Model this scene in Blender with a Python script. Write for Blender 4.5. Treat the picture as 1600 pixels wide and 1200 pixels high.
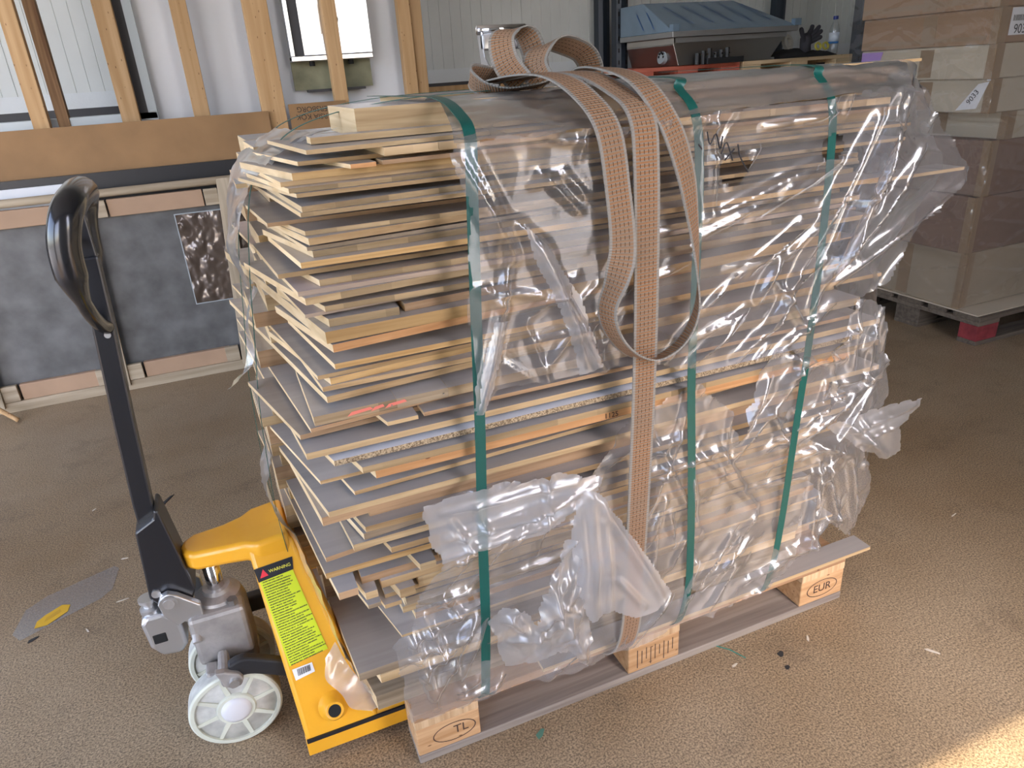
import bpy, math, random
import numpy as np
from mathutils import Matrix, Vector
for o in list(bpy.data.objects): bpy.data.objects.remove(o)
SC = bpy.context.scene
COL = SC.collection
R = random.Random(11)

# ---------------------------------------------------------------- camera
def cam_axes(yaw, pitch, roll):
    f = Vector((math.sin(yaw)*math.cos(pitch), math.cos(yaw)*math.cos(pitch), -math.sin(pitch)))
    r = Vector((math.cos(yaw), -math.sin(yaw), 0)); u = r.cross(f)
    return r*math.cos(roll)+u*math.sin(roll), -r*math.sin(roll)+u*math.cos(roll), f
_r, _u, _f = cam_axes(0.368, 0.416, -0.067)
cd = bpy.data.cameras.new('camera'); cd.sensor_width = 36; cd.lens = 24.975; cd.clip_start = .02
cam = bpy.data.objects.new('camera', cd); COL.objects.link(cam)
M = Matrix((_r, _u, -_f)).transposed().to_4x4(); M.translation = (-0.156, -1.118, 1.385)
cam.matrix_world = M
SC.camera = cam

# ---------------------------------------------------------------- sky, sun, exposure
w = bpy.data.worlds.new('sky'); SC.world = w; w.use_nodes = True
wn = w.node_tree.nodes; wl = w.node_tree.links
sky = wn.new('ShaderNodeTexSky'); sky.sky_type = 'NISHITA'; sky.sun_disc = False
sky.sun_elevation = math.radians(48); sky.sun_rotation = math.radians(172); sky.dust_density = 2.0; sky.air_density = 1.0
hsw = wn.new('ShaderNodeHueSaturation'); hsw.inputs['Saturation'].default_value = .9; wl.new(sky.outputs[0], hsw.inputs['Color'])
tw = wn.new('ShaderNodeMix'); tw.data_type = 'RGBA'; tw.blend_type = 'MULTIPLY'; tw.inputs[0].default_value = 1; tw.inputs[7].default_value = (1.04,.975,.99,1); wl.new(hsw.outputs[0], tw.inputs[6])
wl.new(tw.outputs[2], wn['Background'].inputs[0]); wn['Background'].inputs[1].default_value = 0.62
sd = bpy.data.lights.new('sun', 'SUN'); sd.energy = 4.6; sd.angle = math.radians(.6); sd.color = (1, .83, .60)
sun = bpy.data.objects.new('sun', sd); COL.objects.link(sun)
sun.rotation_euler = Vector((-0.10, 0.55, -0.83)).to_track_quat('-Z', 'Y').to_euler(); sun.location = (0, -6, 8)
SC.view_settings.view_transform = 'Standard'; SC.view_settings.look = 'None'
SC.view_settings.gamma = 1; SC.view_settings.use_curve_mapping = False
SC.view_settings.exposure = 1.15
SC.cycles.transparent_max_bounces = 24; SC.cycles.max_bounces = 10; SC.cycles.diffuse_bounces = 6
SC.cycles.sample_clamp_indirect = 6

# ---------------------------------------------------------------- helpers
class MB:
    def __init__(s): s.v = []; s.f = []; s.m = []; s.uv = {}
    def add(s, vs, fs, m=0):
        b = len(s.v); s.v += [tuple(map(float, v)) for v in vs]
        for f in fs: s.f.append(tuple(b+i for i in f)); s.m.append(m)
        return s
    def box(s, x0, x1, y0, y1, z0, z1, m=0):
        return s.add([(x0,y0,z0),(x1,y0,z0),(x1,y1,z0),(x0,y1,z0),(x0,y0,z1),(x1,y0,z1),(x1,y1,z1),(x0,y1,z1)],
              [(0,3,2,1),(4,5,6,7),(0,1,5,4),(1,2,6,5),(2,3,7,6),(3,0,4,7)], m)
    def prism(s, poly, axis, a0, a1, m=0, fn=None):
        n = len(poly); vs = []
        for a in (a0, a1):
            for p, q in poly:
                v = {'x': (a,p,q), 'y': (p,a,q), 'z': (p,q,a)}[axis]
                vs.append(fn(v) if fn else v)
        fs = [tuple(range(n-1,-1,-1)), tuple(range(n, 2*n))]+[(i,(i+1)%n,n+(i+1)%n,n+i) for i in range(n)]
        return s.add(vs, fs, m)
    def cyl(s, p0, p1, r0, r1=None, n=20, m=0):
        r1 = r0 if r1 is None else r1
        p0, p1 = Vector(p0), Vector(p1); d = (p1-p0).normalized()
        a = d.orthogonal().normalized(); b = d.cross(a); vs = []
        for p, r in ((p0,r0),(p1,r1)):
            for i in range(n):
                t = 2*math.pi*i/n; vs.append(p+(a*math.cos(t)+b*math.sin(t))*r)
        return s.add(vs, [tuple(range(n-1,-1,-1)), tuple(range(n,2*n))]+[(i,(i+1)%n,n+(i+1)%n,n+i) for i in range(n)], m)
    def lathe(s, prof, org, axis=(0,0,1), n=32, m=0, closed=False):
        d = Vector(axis).normalized(); a = d.orthogonal().normalized(); b = d.cross(a); o = Vector(org); vs = []
        for r, h in prof:
            for i in range(n):
                t = 2*math.pi*i/n; vs.append(o+d*h+(a*math.cos(t)+b*math.sin(t))*r)
        k = len(prof); fs = []
        for j in range(k if closed else k-1):
            j2 = (j+1) % k
            for i in range(n): fs.append((j*n+i, j*n+(i+1)%n, j2*n+(i+1)%n, j2*n+i))
        if not closed: fs += [tuple(range(n-1,-1,-1)), tuple(range((k-1)*n, k*n))]
        return s.add(vs, fs, m)
    def tube(s, pts, r, n=12, m=0, squash=None):
        P = [Vector(p) for p in pts]; k = len(P); rs = r if isinstance(r, (list,tuple)) else [r]*k
        T = [(P[min(i+1,k-1)]-P[max(i-1,0)]).normalized() for i in range(k)]
        a = T[0].orthogonal().normalized(); vs = []
        for i in range(k):
            a = (a-T[i]*a.dot(T[i])).normalized(); b = T[i].cross(a)
            for j in range(n):
                t = 2*math.pi*j/n; vs.append(P[i]+(a*math.cos(t)+b*math.sin(t))*rs[i])
        fs = [(i*n+j, i*n+(j+1)%n, (i+1)*n+(j+1)%n, (i+1)*n+j) for i in range(k-1) for j in range(n)]
        return s.add(vs, fs+[tuple(range(n-1,-1,-1)), tuple(range((k-1)*n, k*n))], m)
    def build(s, name, mats, parent=None, smooth=False, bevel=0, loc=None, segs=2):
        off = Vector((0,0,0))
        if parent is not None: off = wloc(parent)
        elif loc is not None: off = Vector(loc)
        me = bpy.data.meshes.new(name)
        me.from_pydata([(a-off.x, b-off.y, c-off.z) for a,b,c in s.v], [], s.f)
        for mt in (mats if isinstance(mats, (list,tuple)) else [mats]): me.materials.append(mt)
        me.polygons.foreach_set('material_index', s.m)
        if smooth: me.polygons.foreach_set('use_smooth', [True]*len(s.f))
        me.update()
        o = bpy.data.objects.new(name, me); COL.objects.link(o)
        if parent is not None: o.parent = parent
        elif loc is not None: o.location = off
        if bevel:
            b = o.modifiers.new('bevel', 'BEVEL'); b.width = bevel; b.segments = segs; b.limit_method = 'ANGLE'; b.angle_limit = math.radians(35)
            if smooth: b.harden_normals = False
        return o
def wloc(o):
    v = Vector((0,0,0))
    while o is not None: v += o.location; o = o.parent
    return v
def smooth_angle(o, deg=40):
    o.data.polygons.foreach_set('use_smooth', [True]*len(o.data.polygons))
    me = o.data
    try: me.set_sharp_from_angle(angle=math.radians(deg))
    except Exception: pass
    return o
def thing(name, label, cat, loc=(0,0,0), group=None):
    o = bpy.data.objects.new(name, None); COL.objects.link(o); o.location = loc; o.empty_display_size = .05
    return tag(o, label, cat, group)
def tag(o, label, cat, group=None, kind=None):
    o['label'] = label; o['category'] = cat
    if group: o['group'] = group
    if kind: o['kind'] = kind
    return o
def struct(o, label=None, cat=None):
    o['kind'] = 'structure'
    if label: o['label'] = label
    if cat: o['category'] = cat
    return o
def catmull(P, n=8):
    P = [np.array(p, float) for p in P]; out = []
    Q = [2*P[0]-P[1]]+P+[2*P[-1]-P[-2]]
    for i in range(1, len(Q)-2):
        for k in range(n):
            t = k/n; a,b,c,d = Q[i-1:i+3]
            out.append(.5*((2*b)+(c-a)*t+(2*a-5*b+4*c-d)*t*t+(3*b-a-3*c+d)*t**3))
    out.append(P[-1]); return out
def text_obj(s, size, mat, parent, origin, xdir, ydir, name='lettering', align='CENTER', lift=.0006):
    cu = bpy.data.curves.new(name, 'FONT'); cu.body = s; cu.size = size; cu.align_x = align; cu.align_y = 'CENTER'; cu.extrude = .0002
    cu.materials.append(mat)
    o = bpy.data.objects.new(name, cu); COL.objects.link(o)
    x = Vector(xdir).normalized(); z = x.cross(Vector(ydir)).normalized(); y = z.cross(x)
    m = Matrix((x, y, z)).transposed().to_4x4(); m.translation = Vector(origin)+z*lift-wloc(parent)
    bpy.context.view_layer.update(); dg = bpy.context.evaluated_depsgraph_get()
    me = bpy.data.meshes.new_from_object(o.evaluated_get(dg)); bpy.data.objects.remove(o); bpy.data.curves.remove(cu)
    if not me.materials: me.materials.append(mat)
    o = bpy.data.objects.new(name, me); COL.objects.link(o)
    o.parent = parent; o.matrix_local = m
    return o

# ---------------------------------------------------------------- materials
MATS = {}
def nt(name):
    m = bpy.data.materials.new(name); m.use_nodes = True; MATS[name] = m
    return m, m.node_tree.nodes, m.node_tree.links, m.node_tree.nodes['Principled BSDF']
def c4(c): return (c[0], c[1], c[2], 1)
def plain(name, col, rough=.5, metal=0, spec=.5, bump=0, bscale=200, var=0, vscale=8, coat=0, stretch=None):
    m, N, Lk, P = nt(name)
    P.inputs['Base Color'].default_value = c4(col); P.inputs['Roughness'].default_value = rough
    P.inputs['Metallic'].default_value = metal; P.inputs['Specular IOR Level'].default_value = spec
    if coat: P.inputs['Coat Weight'].default_value = coat; P.inputs['Coat Roughness'].default_value = .15
    tc = N.new('ShaderNodeTexCoord'); src = tc.outputs['Object']
    if stretch:
        mp = N.new('ShaderNodeMapping'); mp.inputs['Scale'].default_value = stretch; Lk.new(src, mp.inputs[0]); src = mp.outputs[0]
    if var:
        n = N.new('ShaderNodeTexNoise'); n.inputs['Scale'].default_value = vscale; n.inputs['Detail'].default_value = 6; Lk.new(src, n.inputs[0])
        r = N.new('ShaderNodeValToRGB'); r.color_ramp.elements[0].position = .3; r.color_ramp.elements[1].position = .7
        r.color_ramp.elements[0].color = c4([max(0,x*(1-var)) for x in col]); r.color_ramp.elements[1].color = c4([min(1,x*(1+var)) for x in col])
        Lk.new(n.outputs[0], r.inputs[0]); Lk.new(r.outputs[0], P.inputs['Base Color'])
    if bump:
        n2 = N.new('ShaderNodeTexNoise'); n2.inputs['Scale'].default_value = bscale; n2.inputs['Detail'].default_value = 3; Lk.new(src, n2.inputs[0])
        b = N.new('ShaderNodeBump'); b.inputs['Strength'].default_value = bump; b.inputs['Distance'].default_value = .002
        Lk.new(n2.outputs[0], b.inputs['Height']); Lk.new(b.outputs[0], P.inputs['Normal'])
    return m
def wood(name, a, b, rough=.55, axis=0, freq=1.0, lamella=0, knots=False, spec=.4, speck=False):
    m, N, Lk, P = nt(name); P.inputs['Roughness'].default_value = rough; P.inputs['Specular IOR Level'].default_value = spec
    tc = N.new('ShaderNodeTexCoord'); oi = N.new('ShaderNodeObjectInfo')
    off = N.new('ShaderNodeVectorMath'); off.operation = 'MULTIPLY_ADD'; off.inputs[1].default_value = (1,1,1)
    cmb = N.new('ShaderNodeCombineXYZ'); mu = N.new('ShaderNodeMath'); mu.operation = 'MULTIPLY'; mu.inputs[1].default_value = 37.
    Lk.new(oi.outputs['Random'], mu.inputs[0])
    for i in range(3): Lk.new(mu.outputs[0], cmb.inputs[i])
    Lk.new(tc.outputs['Object'], off.inputs[0]); Lk.new(cmb.outputs[0], off.inputs[2])
    mp = N.new('ShaderNodeMapping'); sc = [60*freq]*3; sc[axis] = 2.5*freq; mp.inputs['Scale'].default_value = sc
    Lk.new(off.outputs[0], mp.inputs[0])
    n = N.new('ShaderNodeTexNoise'); n.inputs['Scale'].default_value = 1; n.inputs['Detail'].default_value = 5; n.inputs['Distortion'].default_value = .6
    Lk.new(mp.outputs[0], n.inputs[0])
    if speck:
        v = N.new('ShaderNodeTexVoronoi'); v.inputs['Scale'].default_value = 420; Lk.new(tc.outputs['Object'], v.inputs[0]); src = v.outputs['Color']
    else: src = n.outputs[0]
    r = N.new('ShaderNodeValToRGB'); e = r.color_ramp.elements
    e[0].position, e[1].position = (.3,.68) if not speck else (.2,.8); e[0].color, e[1].color = c4(a), c4(b); Lk.new(src, r.inputs[0])
    out = r.outputs[0]
    hs = N.new('ShaderNodeHueSaturation'); rm = N.new('ShaderNodeMapRange'); rm.inputs[3].default_value = .82; rm.inputs[4].default_value = 1.15
    if lamella:
        sx = N.new('ShaderNodeSeparateXYZ'); Lk.new(off.outputs[0], sx.inputs[0])
        dv = N.new('ShaderNodeMath'); dv.operation = 'DIVIDE'; dv.inputs[1].default_value = lamella; Lk.new(sx.outputs[0], dv.inputs[0])
        fl = N.new('ShaderNodeMath'); fl.operation = 'FLOOR'; Lk.new(dv.outputs[0], fl.inputs[0])
        wnz = N.new('ShaderNodeTexWhiteNoise'); wnz.noise_dimensions = '1D'; Lk.new(fl.outputs[0], wnz.inputs['W'])
        rm.inputs[3].default_value = .68; rm.inputs[4].default_value = 1.2
        Lk.new(wnz.outputs['Value'], rm.inputs[0])
    else: Lk.new(oi.outputs['Random'], rm.inputs[0])
    Lk.new(rm.outputs[0], hs.inputs['Value']); Lk.new(out, hs.inputs['Color']); out = hs.outputs[0]
    if knots:
        v = N.new('ShaderNodeTexVoronoi'); mp2 = N.new('ShaderNodeMapping'); s2 = [9,9,9]; s2[axis] = 3.5; mp2.inputs['Scale'].default_value = s2
        Lk.new(off.outputs[0], mp2.inputs[0]); Lk.new(mp2.outputs[0], v.inputs[0])
        rk = N.new('ShaderNodeValToRGB'); rk.color_ramp.elements[0].position = .05; rk.color_ramp.elements[1].position = .11
        rk.color_ramp.elements[0].color = (.16,.07,.03,1); rk.color_ramp.elements[1].color = (1,1,1,1); Lk.new(v.outputs['Distance'], rk.inputs[0])
        mx = N.new('ShaderNodeMix'); mx.data_type = 'RGBA'; mx.blend_type = 'MULTIPLY'; mx.inputs[0].default_value = .8
        Lk.new(out, mx.inputs[6]); Lk.new(rk.outputs[0], mx.inputs[7]); out = mx.outputs[2]
    Lk.new(out, P.inputs['Base Color'])
    bp = N.new('ShaderNodeBump'); bp.inputs['Strength'].default_value = .25; bp.inputs['Distance'].default_value = .001
    Lk.new(n.outputs[0], bp.inputs['Height']); Lk.new(bp.outputs[0], P.inputs['Normal'])
    return m
def film_mat(name, haze=.06, rough=.09, tint=(.96,.965,.98), bump=.0, ior=1.5, gain=1.6, soft=.0):
    m = bpy.data.materials.new(name); m.use_nodes = True; N = m.node_tree.nodes; Lk = m.node_tree.links
    N.remove(N['Principled BSDF']); O = N['Material Output']
    tr = N.new('ShaderNodeBsdfTransparent'); tr.inputs[0].default_value = c4(tint)
    df = N.new('ShaderNodeBsdfDiffuse'); df.inputs[0].default_value = (.9,.91,.93,1)
    tl = N.new('ShaderNodeBsdfTranslucent'); tl.inputs[0].default_value = (.9,.91,.93,1)
    dm = N.new('ShaderNodeMixShader'); dm.inputs[0].default_value = .4; Lk.new(df.outputs[0], dm.inputs[1]); Lk.new(tl.outputs[0], dm.inputs[2])
    m1 = N.new('ShaderNodeMixShader'); m1.inputs[0].default_value = haze; Lk.new(tr.outputs[0], m1.inputs[1]); Lk.new(dm.outputs[0], m1.inputs[2])
    gl = N.new('ShaderNodeBsdfGlossy'); gl.inputs['Roughness'].default_value = rough; gl.inputs[0].default_value = (1,1,1,1)
    g2 = N.new('ShaderNodeBsdfGlossy'); g2.inputs['Roughness'].default_value = .34; g2.inputs[0].default_value = (.97,.985,1,1)
    gm = N.new('ShaderNodeMixShader'); gm.inputs[0].default_value = soft; Lk.new(gl.outputs[0], gm.inputs[1]); Lk.new(g2.outputs[0], gm.inputs[2])
    ge = N.new('ShaderNodeNewGeometry'); mi = N.new('ShaderNodeMix'); mi.inputs[2].default_value = ior; mi.inputs[3].default_value = 1/ior
    Lk.new(ge.outputs['Backfacing'], mi.inputs[0])
    fr = N.new('ShaderNodeFresnel'); Lk.new(mi.outputs[0], fr.inputs[0])
    mul = N.new('ShaderNodeMath'); mul.operation = 'MULTIPLY'; mul.inputs[1].default_value = gain; mul.use_clamp = True; Lk.new(fr.outputs[0], mul.inputs[0])
    m2 = N.new('ShaderNodeMixShader'); Lk.new(mul.outputs[0], m2.inputs[0]); Lk.new(m1.outputs[0], m2.inputs[1]); Lk.new(gm.outputs[0], m2.inputs[2])
    Lk.new(m2.outputs[0], O.inputs['Surface'])
    if bump:
        tc = N.new('ShaderNodeTexCoord'); n = N.new('ShaderNodeTexNoise'); n.inputs['Scale'].default_value = 45; n.inputs['Detail'].default_value = 3
        Lk.new(tc.outputs['Object'], n.inputs[0]); b = N.new('ShaderNodeBump'); b.inputs['Strength'].default_value = bump; b.inputs['Distance'].default_value = .01
        Lk.new(n.outputs[0], b.inputs['Height'])
        for k in (gl, fr): Lk.new(b.outputs[0], k.inputs['Normal'])
    MATS[name] = m
    return m

# ---------------------------------------------------------------- the building
def floor_mat():
    m, N, Lk, P = nt('concrete_floor')
    tc = N.new('ShaderNodeTexCoord')
    n1 = N.new('ShaderNodeTexNoise'); n1.inputs['Scale'].default_value = 1.1; n1.inputs['Detail'].default_value = 6; n1.inputs['Roughness'].default_value = .6
    n2 = N.new('ShaderNodeTexNoise'); n2.inputs['Scale'].default_value = 210; n2.inputs['Detail'].default_value = 4; n2.inputs['Roughness'].default_value = .75
    n3 = N.new('ShaderNodeTexNoise'); n3.inputs['Scale'].default_value = 5; n3.inputs['Detail'].default_value = 8; n3.inputs['Roughness'].default_value = .7
    for n in (n1,n2,n3): Lk.new(tc.outputs['Object'], n.inputs[0])
    r1 = N.new('ShaderNodeValToRGB'); e = r1.color_ramp.elements; e[0].position = .32; e[1].position = .68
    e[0].color = (.245,.170,.095,1); e[1].color = (.36,.285,.195,1); Lk.new(n1.outputs[0], r1.inputs[0])
    r2 = N.new('ShaderNodeValToRGB'); e = r2.color_ramp.elements; e[0].position = .38; e[1].position = .62
    e[0].color = (.22,.20,.19,1); e[1].color = (1.65,1.6,1.52,1); Lk.new(n2.outputs[0], r2.inputs[0])
    mx = N.new('ShaderNodeMix'); mx.data_type = 'RGBA'; mx.blend_type = 'MULTIPLY'; mx.inputs[0].default_value = .85
    Lk.new(r1.outputs[0], mx.inputs[6]); Lk.new(r2.outputs[0], mx.inputs[7])
    r3 = N.new('ShaderNodeValToRGB'); e = r3.color_ramp.elements; e[0].position = .28; e[1].position = .46
    e[0].color = (.55,.55,.57,1); e[1].color = (1,1,1,1); Lk.new(n3.outputs[0], r3.inputs[0])
    mx2 = N.new('ShaderNodeMix'); mx2.data_type = 'RGBA'; mx2.blend_type = 'MULTIPLY'; mx2.inputs[0].default_value = .7
    Lk.new(mx.outputs[2], mx2.inputs[6]); Lk.new(r3.outputs[0], mx2.inputs[7]); Lk.new(mx2.outputs[2], P.inputs['Base Color'])
    P.inputs['Roughness'].default_value = .40; P.inputs['Specular IOR Level'].default_value = .5
    b = N.new('ShaderNodeBump'); b.inputs['Strength'].default_value = .02; b.inputs['Distance'].default_value = .0015
    Lk.new(n2.outputs[0], b.inputs['Height']); Lk.new(b.outputs[0], P.inputs['Normal'])
    return m
FLOOR = floor_mat()
plain('panel_white', (.60,.63,.62), .45, var=.05, vscale=3)
plain('panel_trim', (.62,.66,.68), .35, bump=.3, bscale=90)
plain('steel_dark', (.03,.03,.035), .5)
plain('ceiling', (.50,.50,.48), .7); plain('wall_inner', (.45,.45,.43), .7)
plain('yard', (.34,.33,.31), .85, var=.15, vscale=2)
struct(MB().box(-4.4, 7.5, -2.6, 4.2, -.1, 0).build('floor', FLOOR))
struct(MB().box(-30, 30, -34, -2.6, -.12, -.01).box(-30, -4.4, -2.6, 12, -.12, -.01).build('ground_outside', MATS['yard']))
# ribbed sandwich panels of the back wall
mb = MB(); xs = []; x = -4.3; k = 0
prof = []
while x < 7.4:
    g = .003 if k % 14 else .006
    prof += [(x, 4.0), (x+.069, 4.0), (x+.0705, 4.0+g), (x+.0735, 4.0+g)]; x += .075; k += 1
n = len(prof); vs = [(a,b,1.40) for a,b in prof]+[(a,b,4.2) for a,b in prof]
mb.add(vs, [(i,i+1,n+i+1,n+i) for i in range(n-1)])
mb.box(-4.3, 7.4, 4.02, 4.15, 0, 4.2)
wb = struct(mb.build('wall_back', MATS['panel_white']), 'white ribbed sandwich panel wall at the back of the shed', 'wall')
MB().box(-4.3, 7.4, 3.985, 4.02, 1.33, 1.415).build('flashing', MATS['panel_trim'], wb)
MB().box(-4.3, 7.4, 3.99, 4.02, 0, 1.33).build('plinth', MATS['steel_dark'], wb)
struct(MB().box(7.4, 7.5, -2.6, 4.2, 0, 4.2).build('wall_right', MATS['wall_inner']))
struct(MB().box(-4.4, -4.3, 2.4, 4.2, 0, 4.2).box(-4.4, -4.3, -2.6, -1.9, 0, 4.2).box(-4.4, -4.3, -1.9, 2.4, 3.6, 4.2).build('wall_left', MATS['wall_inner']))
struct(MB().box(-4.4, -3.9, -2.6, -2.5, 0, 4.2).box(-3.9, -1.7, -2.6, -2.5, 3.215, 4.2).box(-1.7, 1.05, -2.6, -2.5, 0, 4.2).box(1.95, 7.5, -2.6, -2.5, 0, 4.2).box(1.05, 1.95, -2.6, -2.5, 3.215, 4.2).build('wall_front', MATS['wall_inner']))
struct(MB().box(-4.4, 7.5, -2.6, 4.2, 4.2, 4.3).build('ceiling', MATS['ceiling']))

# ---------------------------------------------------------------- pallet
wood('pallet_wood', (.33,.19,.10), (.52,.33,.19), .75, 0, .8, knots=True)
wood('pallet_block', (.42,.23,.10), (.60,.38,.20), .75, 0, 1.2, knots=True)
wood('pallet_grey', (.17,.14,.12), (.30,.26,.22), .8, 0, .8)
wood('pallet_endgrain', (.46,.29,.15), (.66,.47,.28), .8, 2, 1.5)
plain('stamp_ink', (.07,.04,.03), .8)
def make_pallet(name, label, loc, L=1.2, W=.8, mats=None, stamps=False):
    mats = mats or [MATS['pallet_wood'], MATS['pallet_block'], MATS['pallet_grey'], MATS['pallet_endgrain']]
    t = thing(name, label, 'pallet', loc); X, Y, Z = loc; blocks = []
    for y0, wd in ((0,.1),(W/2-.0725,.145),(W-.1,.1)):
        MB().box(X, X+L, Y+y0, Y+y0+wd, Z+0, Z+.022).build('bottom_board', mats[2], t, bevel=.002)
        for x0 in (0, L/2-.0725, L-.145):
            blocks.append(MB().box(X+x0, X+x0+.145, Y+y0+.001, Y+y0+wd-.001, Z+.022, Z+.1).build('block', mats[1], t, bevel=.003))
    for x0 in (0, L/2-.0725, L-.145):
        MB().box(X+x0, X+x0+.145, Y, Y+W, Z+.1, Z+.122).build('stringer', mats[3], t, bevel=.002)
    for y0, wd in ((0,.145),(.1875,.1),(W/2-.0725,.145),(W-.2875,.1),(W-.145,.145)):
        MB().box(X, X+L, Y+y0, Y+y0+wd, Z+.122, Z+.144).build('deck_board', mats[0], t, bevel=.002)
    return t, blocks
pal, blk = make_pallet('wooden_pallet', 'worn wooden exchange pallet carrying the tall stack of boards', (0,0,0))
def oval(parent, cx, cz, y, rx, rz, w=.0022):
    m = MB(); n = 28; vs = []
    for k in (1, 1-w/rx*1.2):
        for i in range(n):
            t = 2*math.pi*i/n; vs.append((cx+rx*k*math.cos(t), y, cz+rz*(k if k == 1 else 1-w/rz)*math.sin(t)))
    m.add(vs, [(i,(i+1)%n,n+(i+1)%n,n+i) for i in range(n)])
    return m.build('stamp_oval', MATS['stamp_ink'], parent)
oval(blk[0], .085, .06, .0004, .05, .026); text_obj('TL', .032, MATS['stamp_ink'], blk[0], (.10,.001,.062), (1,0,0), (0,0,1))
oval(blk[2], 1.128, .062, .0004, .052, .027); text_obj('EUR', .034, MATS['stamp_ink'], blk[2], (1.128,.001,.062), (1,0,0), (0,0,1))
m = MB()
for i in range(9): m.box(.552+i*.0125, .554+i*.0125, .0003, .001, .032+.01*(i%3), .088-.006*(i%2))
m.build('stamp_bars', MATS['stamp_ink'], blk[1])

# ---------------------------------------------------------------- boards
KIND = {
 'pale': ((.58,.42,.24), (.76,.60,.38), 'pale birch board with cream edge'),
 'oak': ((.44,.30,.16), (.62,.46,.27), 'thin oak board with tan edge'),
 'ochre': ((.52,.33,.14), (.70,.49,.24), 'ochre solid oak board'),
 'pine': ((.62,.32,.14), (.78,.47,.24), 'orange pine board with red knots'),
 'tan': ((.46,.30,.18), (.60,.42,.27), 'brown tan veneered board'),
 'grey': ((.34,.27,.20), (.48,.40,.31), 'greyish brown board'),
 'lamgrey': ((.42,.31,.18), (.58,.45,.28), 'edge-glued oak board with striped edge'),
 'lam': ((.62,.46,.28), (.80,.64,.43), 'thick light edge-glued board'),
 'mdf': ((.50,.40,.34), (.60,.50,.43), 'pinkish fibreboard with fuzzy edge'),
 'chip': ((.20,.15,.10), (.62,.52,.38), 'white faced chipboard with speckled edge'),
 'parquet': ((.36,.27,.17), (.52,.41,.28), 'grey parquet panel with pink paint'),
 'weather': ((.30,.24,.17), (.50,.42,.32), 'weathered grey base board'),
}
for kd, (a, b, _) in KIND.items():
    a = [a[0]*.72, a[1]*.66, a[2]*.56]; b = [b[0]*.84, b[1]*.78, b[2]*.68]
    wood('edge_'+kd, a, b, .7, 0, 1.3, lamella={'lamgrey': .085, 'lam': .07, 'parquet': .11}.get(kd, 0), knots=kd == 'pine', speck=kd == 'chip')
wood('veneer_sky_grey', (.40,.37,.35), (.49,.46,.43), .32, 0, .5, spec=.6)  # sky reflection on the lacquered tops is put into this grey
wood('veneer_brown', (.37,.32,.28), (.45,.40,.35), .34, 0, .5, spec=.6)
wood('veneer_pink', (.48,.39,.36), (.54,.45,.42), .4, 0, .5)
wood('veneer_white', (.66,.68,.72), (.72,.74,.78), .3, 0, .3)
wood('endgrain', (.66,.47,.25), (.84,.65,.40), .75, 1, 1.3)
plain('paint_pink', (.80,.22,.16), .7); plain('paint_cyan', (.10,.55,.65), .6); plain('nail', (.45,.43,.40), .4, 1)
def board_mesh(L, d, t, s, yaw, kind, warp=0):
    e = MATS['edge_'+kind]
    top = MATS[{'pale': 'veneer_sky_grey', 'oak': 'veneer_sky_grey', 'mdf': 'veneer_pink', 'chip': 'veneer_white', 'lam': 'veneer_sky_grey', 'weather': 'edge_weather'}.get(kind, R.choice(['veneer_sky_grey','veneer_brown']))]
    c = .0012 if t > .008 else .0006
    q = [(0,0),(L,yaw*L),(L+.0,d+yaw*L*.3),(s*d,d)]
    vs = [(x,y,0) for x,y in q]+[(x,y,t) for x,y in q]
    me = bpy.data.meshes.new('board'); me.from_pydata(vs, [], [(3,2,1,0),(4,5,6,7),(0,1,5,4),(1,2,6,5),(2,3,7,6),(3,0,4,7)])
    for mt in (top, e, MATS['endgrain']): me.materials.append(mt)
    for p, k in zip(me.polygons, (0,0,1,2,1,2)): p.material_index = k
    return me
def board_yaw(z, y, d, L):
    if abs(z-.744) < .001: return 0
    if L > .6 and d > .2 and y < .045 and R.random() < (.6 if z > .86 else .25): return min(R.uniform(.035,.11), .6*d/L)
    return R.uniform(-.004,.008)
def ordinal(n): return '%d%s' % (n, 'th' if 10 <= n % 100 <= 20 else {1:'st',2:'nd',3:'rd'}.get(n % 10, 'th'))
def place_boards(rows, where, group):
    for i, (z,t,x,y,s,d,x1,kind) in enumerate(rows):
        L = x1-x
        if kind in ('lam', 'parquet'):
            o = thing('stacked_board', '', 'board', (x,y,z))
            xx = 0; k = 0
            while xx < L-.02:
                ln = min(R.uniform(.05,.10) if kind == 'lam' else R.uniform(.09,.16), L-xx)
                m = MB(); m.box(x+xx, x+xx+ln-.0005, y+R.uniform(0,.0012), y+d, z, z+t-R.uniform(0,.0004), 1)
                m.m[1] = 0; m.m[5] = 2
                m.build('lamella', [MATS['veneer_sky_grey'], MATS[R.choice(['edge_lam','edge_lam','edge_pale','edge_tan'] if kind == 'lam' else ['edge_parquet','edge_parquet','edge_weather'])], MATS['endgrain']], o)
                if kind == 'parquet' and k < 8:
                    MB().cyl((x+xx+ln-.01, y-.003, z+.008), (x+xx+ln-.01, y+.004, z+.008), .0012, n=6).build('nail', MATS['nail'], o)
                xx += ln; k += 1
            if kind == 'parquet':
                for cx, wd in ((.055,.045),(.12,.04),(.095,.025)):
                    m = MB(); zz = z+t*.45
                    m.add([(x+cx,y-.0008,zz-.003),(x+cx+wd,y-.0008,zz+.001),(x+cx+wd*.9,y-.0008,zz+.006),(x+cx+.008,y-.0008,zz+.004)], [(0,1,2,3)])
                    m.build('paint_mark', MATS['paint_pink'], o)
        else:
            o = bpy.data.objects.new('stacked_board', board_mesh(L, d, t, s, board_yaw(z, y, d, L), kind)); COL.objects.link(o); o.location = (x,y,z)
        short = 'short ' if L < .4 else ''
        tag(o, short+KIND[kind][2]+', '+ordinal(i+1)+' up '+where, 'board', group)
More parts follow.
